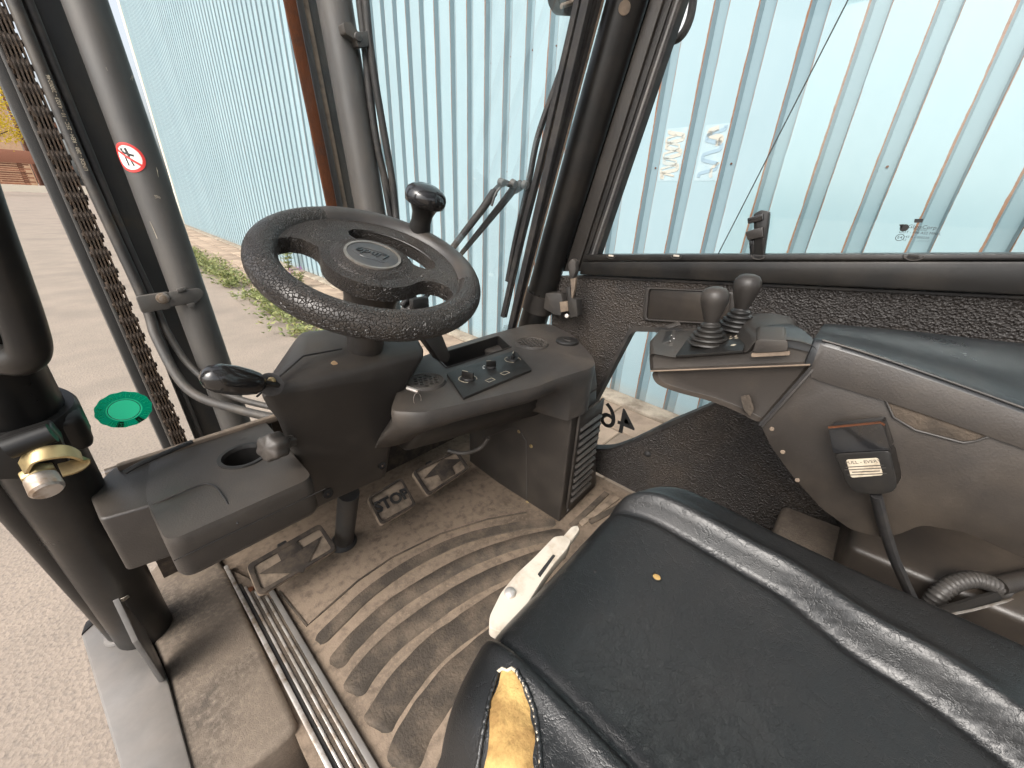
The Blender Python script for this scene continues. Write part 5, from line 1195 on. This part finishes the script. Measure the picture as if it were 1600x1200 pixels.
add('button_gap', prism(round_loop([pa(1174, 558, XA - .001), pa(1234, 555, XA - .001), pa(1234, 549, XA - .001), pa(1174, 552, XA - .001)], 0.002), (0.004, 0, 0)), M['tan'], mod)
def joystick(base, ax, s):
    prof = []; nb = 5; h = 0.0
    for k in range(nb):
        r0 = lerp(0.041, 0.019, k/(nb-1))*s
        prof += [(r0*0.90, h), (r0, h + 0.0035*s), (r0*0.97, h + 0.0065*s), (r0*0.80, h + 0.0080*s)]; h += 0.0085*s
    j = add('joystick', lathe(prof + [(0.0125*s, h + 0.002*s), (0.0115*s, h + 0.006*s)], base, ax, 32), M['plastic_dark'], truck, angle=35)
    add('joystick_knob', lathe([(0.0125*s, h + 0.003*s), (0.015*s, h + 0.010*s), (0.0195*s, h + 0.024*s), (0.0245*s, h + 0.042*s), (0.0255*s, h + 0.050*s), (0.0240*s, h + 0.060*s), (0.018*s, h + 0.068*s), (0.009*s, h + 0.0715*s), (0, h + 0.072*s)], base, ax, 32), M['plastic'], j, angle=70)
    return j
joystick(mt(1106, 537, .003), V(-.02, 0.10, 1), 0.87)['label'] = 'nearer of the two joysticks on the armrest'
joystick(mt(1150, 515, .003), V(0.0, 0.04, 1), 0.87)['label'] = 'joystick farther from the seat, beside the door lining'

# ---- seat belt buckle standing beside the armrest
XB = 0.635
def pb(px, py, x=XB): return PX(px, py, x)
bk_l = round_loop([pb(1303, 709), pb(1391, 704), pb(1403, 755), pb(1398, 768), pb(1380, 773), pb(1338, 771), pb(1326, 760)], 0.006, 3)
buck = add('belt_buckle', loft([bk_l, [p + V(0.008, 0, 0) for p in bk_l], [p + V(0.024, -.004, .002) for p in bk_l]]), M['satin'], truck, bevel=0.003)
tp = round_loop([pb(1294, 669), pb(1378, 660), pb(1392, 703), pb(1302, 708)], 0.003, 3)
add('release_button', prism([p + V(-0.001, 0, 0) for p in tp], (0.022, -.003, .002)), M['gloss'], buck, bevel=0.002)
add('button_edge', bar([pb(1294, 668, XB - .001), pb(1376, 660, XB - .001), pb(1382, 664, XB - .001)], 0.002, 0.003, (1, 0, 0)), M['rust'], buck)
add('buckle_label', prism(round_loop([pb(1322, 718, XB - .0005), pb(1372, 715, XB - .0005), pb(1380, 742, XB - .0005), pb(1330, 746, XB - .0005)], 0.003), (-.0008, 0, 0)), M['label'], buck)
bu = (pb(1374, 720) - pb(1325, 723)).normalized(); bv = bu.cross(V(1, 0, 0)); bv = bv if bv.z > 0 else -bv
gs = [text_geo('PULL - EVERY', 0.0062, pb(1348, 722, XB - .0016), bu, bv, 0.0003)]
for k, w in enumerate((0.046, 0.050, 0.034, 0.048)):
    p0 = pb(1350 + k*1.3, 728.5 + k*4.2, XB - .0016); gs.append(bar([p0 - bu*w/2.4, p0 + bu*w/2.4], 0.0012, 0.0003, (1, 0, 0)))
add('label_print', join(*gs), M['rubber_grey'], buck, smooth=False)
add('buckle_stalk', tube([pb(1368, 772, XB + .01), pb(1380, 820, XB + .02), pb(1396, 870, XB + .03), pb(1416, 915, XB + .04), pb(1440, 965, XB + .06)], 0.0115, 12, sx=1.0, sy=0.55), M['rubber'], buck)
# floor beside the seat: hood, strap, corrugated hose
hood = add('hood', prism([V(0.60, -0.03, 0.80), V(1.04, -0.03, 0.80), V(1.04, -0.95, 0.86), V(0.60, -0.95, 0.86)], (0, 0, -0.2)), M['step'], truck, bevel=0.012, seg=3)
add('hood_panel', prism([V(0.84, -0.14, 0.90), V(1.035, -0.14, 0.93), V(1.035, -0.95, 0.96), V(0.84, -0.95, 0.93)], (0, 0, -0.12)), M['plastic_brown'], hood, bevel=0.015, seg=3)
zh = 0.90
hp_ = spline([PZ(1452, 950, zh - .03), PZ(1466, 930, zh), PZ(1490, 912, zh + .02), PZ(1520, 905, zh + .03), PZ(1548, 912, zh + .03), PZ(1566, 922, zh + .02)], 14)
chose = add('corrugated_hose', tube(hp_, [0.0135 if k % 3 else 0.0105 for k in range(len(hp_))], 14), M['mast'], truck, angle=180)
add('hose_end', tube([PZ(1558, 915, zh + .03), PZ(1600, 905, zh + .035), PZ(1680, 890, zh + .035)], 0.014, 12), M['plastic'], chose)
sb = add('seat_strap', bar(spline([PZ(1440, 968, zh), PZ(1500, 950, zh + .01), PZ(1560, 932, zh + .015), PZ(1640, 905, zh + .02)], 5), 0.004, 0.024, (0.2, 0.2, 1)), M['plastic_dark'], truck)
add('strap_edge', tube([PZ(1476, 962, zh + .004), PZ(1520, 953, zh + .008), PZ(1570, 940, zh + .01), PZ(1640, 920, zh + .015)], 0.002, 6), M['steel'], sb)

# ---- seat
def sstep(x, a, b): t = max(0, min(1, (x - a)/(b - a))); return t*t*(3 - 2*t)
def seat_z(a, y):
    b = abs(a)
    if y > -0.03: cb = 0.655
    elif y > -0.15: cb = lerp(0.655, 0.54, sstep(-y, 0.03, 0.15))
    else: cb = lerp(0.54, 0.36, sstep(-y, 0.15, 0.34))
    tall = 0.026 + 0.006*sstep(-y, -0.02, 0.25)
    z = 1.018 + 0.014*min(1, b/0.55)**2
    z -= 0.006*math.exp(-((b - cb + 0.08)/0.03)**2)
    z += tall*sstep(b, cb - 0.075, cb + 0.005) + 0.006*math.exp(-((b - cb - 0.01)/0.05)**2)
    q = max(0, (b - cb)/(1 - cb))
    z -= 0.012*q**2 + max(0, b - 0.86)**2*1.1
    return z
def seat_pt(a, v):
    # v runs from the front wall (0) over the nose to the back (1)
    xc_, hw = 0.346, 0.250
    x = xc_ + hw*a
    y0 = 0.196 - 0.035*abs(a)**5
    path = [(0.0, -0.012, -0.16), (0.06, 0.0, -0.115), (0.12, 0.004, -0.075), (0.17, -0.001, -0.042), (0.22, -0.016, -0.019), (0.28, -0.045, -0.006), (0.36, -0.09, 0.0), (0.5, -0.22, -0.006), (0.75, -0.45, -0.004), (1.0, -0.74, 0.0)]
    for i in range(len(path)-1):
        if v <= path[i+1][0] + 1e-9:
            t = (v - path[i][0])/(path[i+1][0] - path[i][0])
            p0 = path[max(i-1, 0)]; p1 = path[i]; p2 = path[i+1]; p3 = path[min(i+2, len(path)-1)]
            def cr(k):
                m1 = (p2[k]-p0[k])/max(p2[0]-p0[0], 1e-6)*(p2[0]-p1[0]); m2 = (p3[k]-p1[k])/max(p3[0]-p1[0], 1e-6)*(p2[0]-p1[0])
                return (2*t**3-3*t*t+1)*p1[k] + (t**3-2*t*t+t)*m1 + (-2*t**3+3*t*t)*p2[k] + (t**3-t*t)*m2
            dy, dz = cr(1), cr(2); break
    front = max(0, 1 - v/0.33)
    z = lerp(seat_z(a, y0 + dy), 1.030 - 0.03*abs(a)**3, sstep(front, 0.05, 0.9)) + dz
    w = noise.noise(V(x*6, (y0+dy)*6, 3))*0.0030
    return V(x - (0.02*a*front), y0 + dy, z + w)
aa = [-1 + 2*k/90 for k in range(91)]; vv = [k/130 for k in range(131)]
P = []
for v in vv:
    row = [seat_pt(a, v) for a in aa]
    l, r_ = row[0], row[-1]
    row = [l + V(0.004, 0, -0.13), l + V(-0.010, 0, -0.085), l + V(-0.014, 0, -0.045), l + V(-0.009, 0, -0.016)] + row + [r_ + V(0.009, 0, -0.016), r_ + V(0.014, 0, -0.045), r_ + V(0.010, 0, -0.085), r_ + V(-0.004, 0, -0.13)]
    P.append(row)
seat_geo = grid(P)
seat = add('seat_cushion', seat_geo, M['vinyl'], truck, angle=180)
bvh = BVHTree.FromPolygons([tuple(v) for v in seat_geo[0]], seat_geo[1])
def on_seat(px, py, lift=0.0):
    r_ = ray(px, py).normalized(); h = bvh.ray_cast(CAM, r_)
    if h[0] is None: return PZ(px, py, 1.0)
    n_ = h[1] if h[1].dot(r_) < 0 else -h[1]
    return h[0] + n_*lift
# bared foam where the cover is torn
tear_l = [(781, 1050), (768, 1090), (760, 1130), (752, 1180), (744, 1240)]; tear_r = [(806, 1048), (822, 1075), (834, 1110), (841, 1160), (846, 1240)]
def along(pts, t):
    s_ = t*(len(pts)-1); i_ = min(int(s_), len(pts)-2); f = s_ - i_; return (lerp(pts[i_][0], pts[i_+1][0], f), lerp(pts[i_][1], pts[i_+1][1], f))
P = []; m_, n_ = 40, 18
for i in range(m_+1):
    L_, R2 = along(tear_l, i/m_), along(tear_r, i/m_); row = []
    for j in range(n_+1):
        f = j/n_; bulge = 0.004*math.sin(math.pi*f) - 0.001
        p = on_seat(lerp(L_[0], R2[0], f), lerp(L_[1], R2[1], f), bulge)
        row.append(p + V(0, 0, 1)*0.0016*noise.noise(p*60))
    P.append(row)
add('bared_foam', grid(P), M['foam'], seat, angle=180)
for pts, sgn in ((tear_l, -1), (tear_r, 1)):
    path_ = []
    for i in range(61):
        q = along(pts, i/60); p = on_seat(q[0] + sgn*1.5 + 1.6*noise.noise(V(i*0.45, sgn*5, 0)), q[1], 0.0014); path_.append(p)
    add('torn_edge', tube(path_, [0.0022 + 0.0012*noise.noise(V(i*0.6, 7, sgn)) for i in range(61)], 8), M['vinyl'], seat, angle=180)
    add('torn_fringe', tube([p + V(-sgn*0.0012, 0, 0.0006) for p in path_], [0.0009 + 0.0006*noise.noise(V(i*0.9, 3, sgn)) for i in range(61)], 6), M['label'], seat, angle=180)
add('torn_fringe', tube([on_seat(q[0], q[1], 0.002) for q in ((779, 1052), (786, 1046), (794, 1049), (801, 1045), (808, 1050))], 0.0016, 6), M['label'], seat)
c = on_seat(1026, 902, 0.0003)
add('burn_hole', join(lathe([(0.0052, 0), (0.0035, 0.0004), (0, 0.0005)], c, (0, 0, 1), 12)), M['foam'], seat)
add('burn_rim', lathe_closed([(0.0048, -0.0004), (0.0052, 0.0010), (0.0064, 0.0008), (0.0068, -0.0004)], c, (0, 0, 1), 16), M['vinyl'], seat)
add('burn_hole', lathe([(0.0025, 0), (0, 0.0006)], on_seat(930, 893, 0.0002), (0, 0, 1), 10), M['rubber'], seat)
add('seat_pan', box((0.322, -0.20, 0.86), (0.42, 0.72, 0.12)), M['plastic_grey'], seat, bevel=0.02)
add('seat_base', box((0.322, -0.28, 0.70), (0.36, 0.52, 0.22)), M['plastic_dark'], seat, bevel=0.01)
sb_l = []
for k in range(9):
    t = k/8; w_ = 0.20*(1 - 0.25*t*t); y = -0.56 - 0.16*t; z = 1.02 + 0.58*t
    sb_l.append(round_loop([V(0.322 - w_, y + 0.05, z), V(0.322 + w_, y + 0.05, z), V(0.322 + w_, y - 0.06, z), V(0.322 - w_, y - 0.06, z)], 0.04, 5))
add('backrest', loft(sb_l), M['vinyl'], seat, bevel=0.02, seg=3, angle=60)
# off-white adjusting handle at the seat's front edge
zl = 0.985
lv_px = [(765, 962), (783, 925), (806, 897), (832, 873), (866, 838), (881, 836), (893, 843), (887, 856), (868, 878), (848, 905), (826, 940), (803, 975), (789, 991), (764, 980)]
hl = add('seat_handle', prism(round_loop([PZ(a, b, zl) for a, b in lv_px], 0.005, 3), (0, 0, -0.018)), M['lever'], truck, bevel=0.004, seg=3)
add('handle_tip', prism(round_loop([PZ(a, b, zl - .004) for a, b in ((879, 838), (893, 822), (903, 820), (906, 827), (893, 845))], 0.004), (0, 0, -0.012)), M['lever'], hl, bevel=0.003)
add('handle_rivet', lathe([(0.0085, 0), (0.0075, 0.003), (0.004, 0.005), (0, 0.0055)], PZ(797, 927, zl), (0, 0, 1), 18), M['steel'], hl)
add('handle_slot', prism(round_loop([PZ(a, b, zl + .0004) for a, b in ((840, 897), (864, 866), (868, 868), (844, 902))], 0.001), (0, 0, -0.002)), M['rubber'], hl)
add('handle_socket', prism([PZ(a, b, zl - .006) for a, b in ((768, 973), (776, 976), (773, 981), (766, 979))], (0, 0, -0.008)), M['rubber'], hl)
add('handle_socket', prism([PZ(a, b, zl - .006) for a, b in ((780, 981), (788, 985), (786, 990), (779, 987))], (0, 0, -0.008)), M['rubber'], hl)
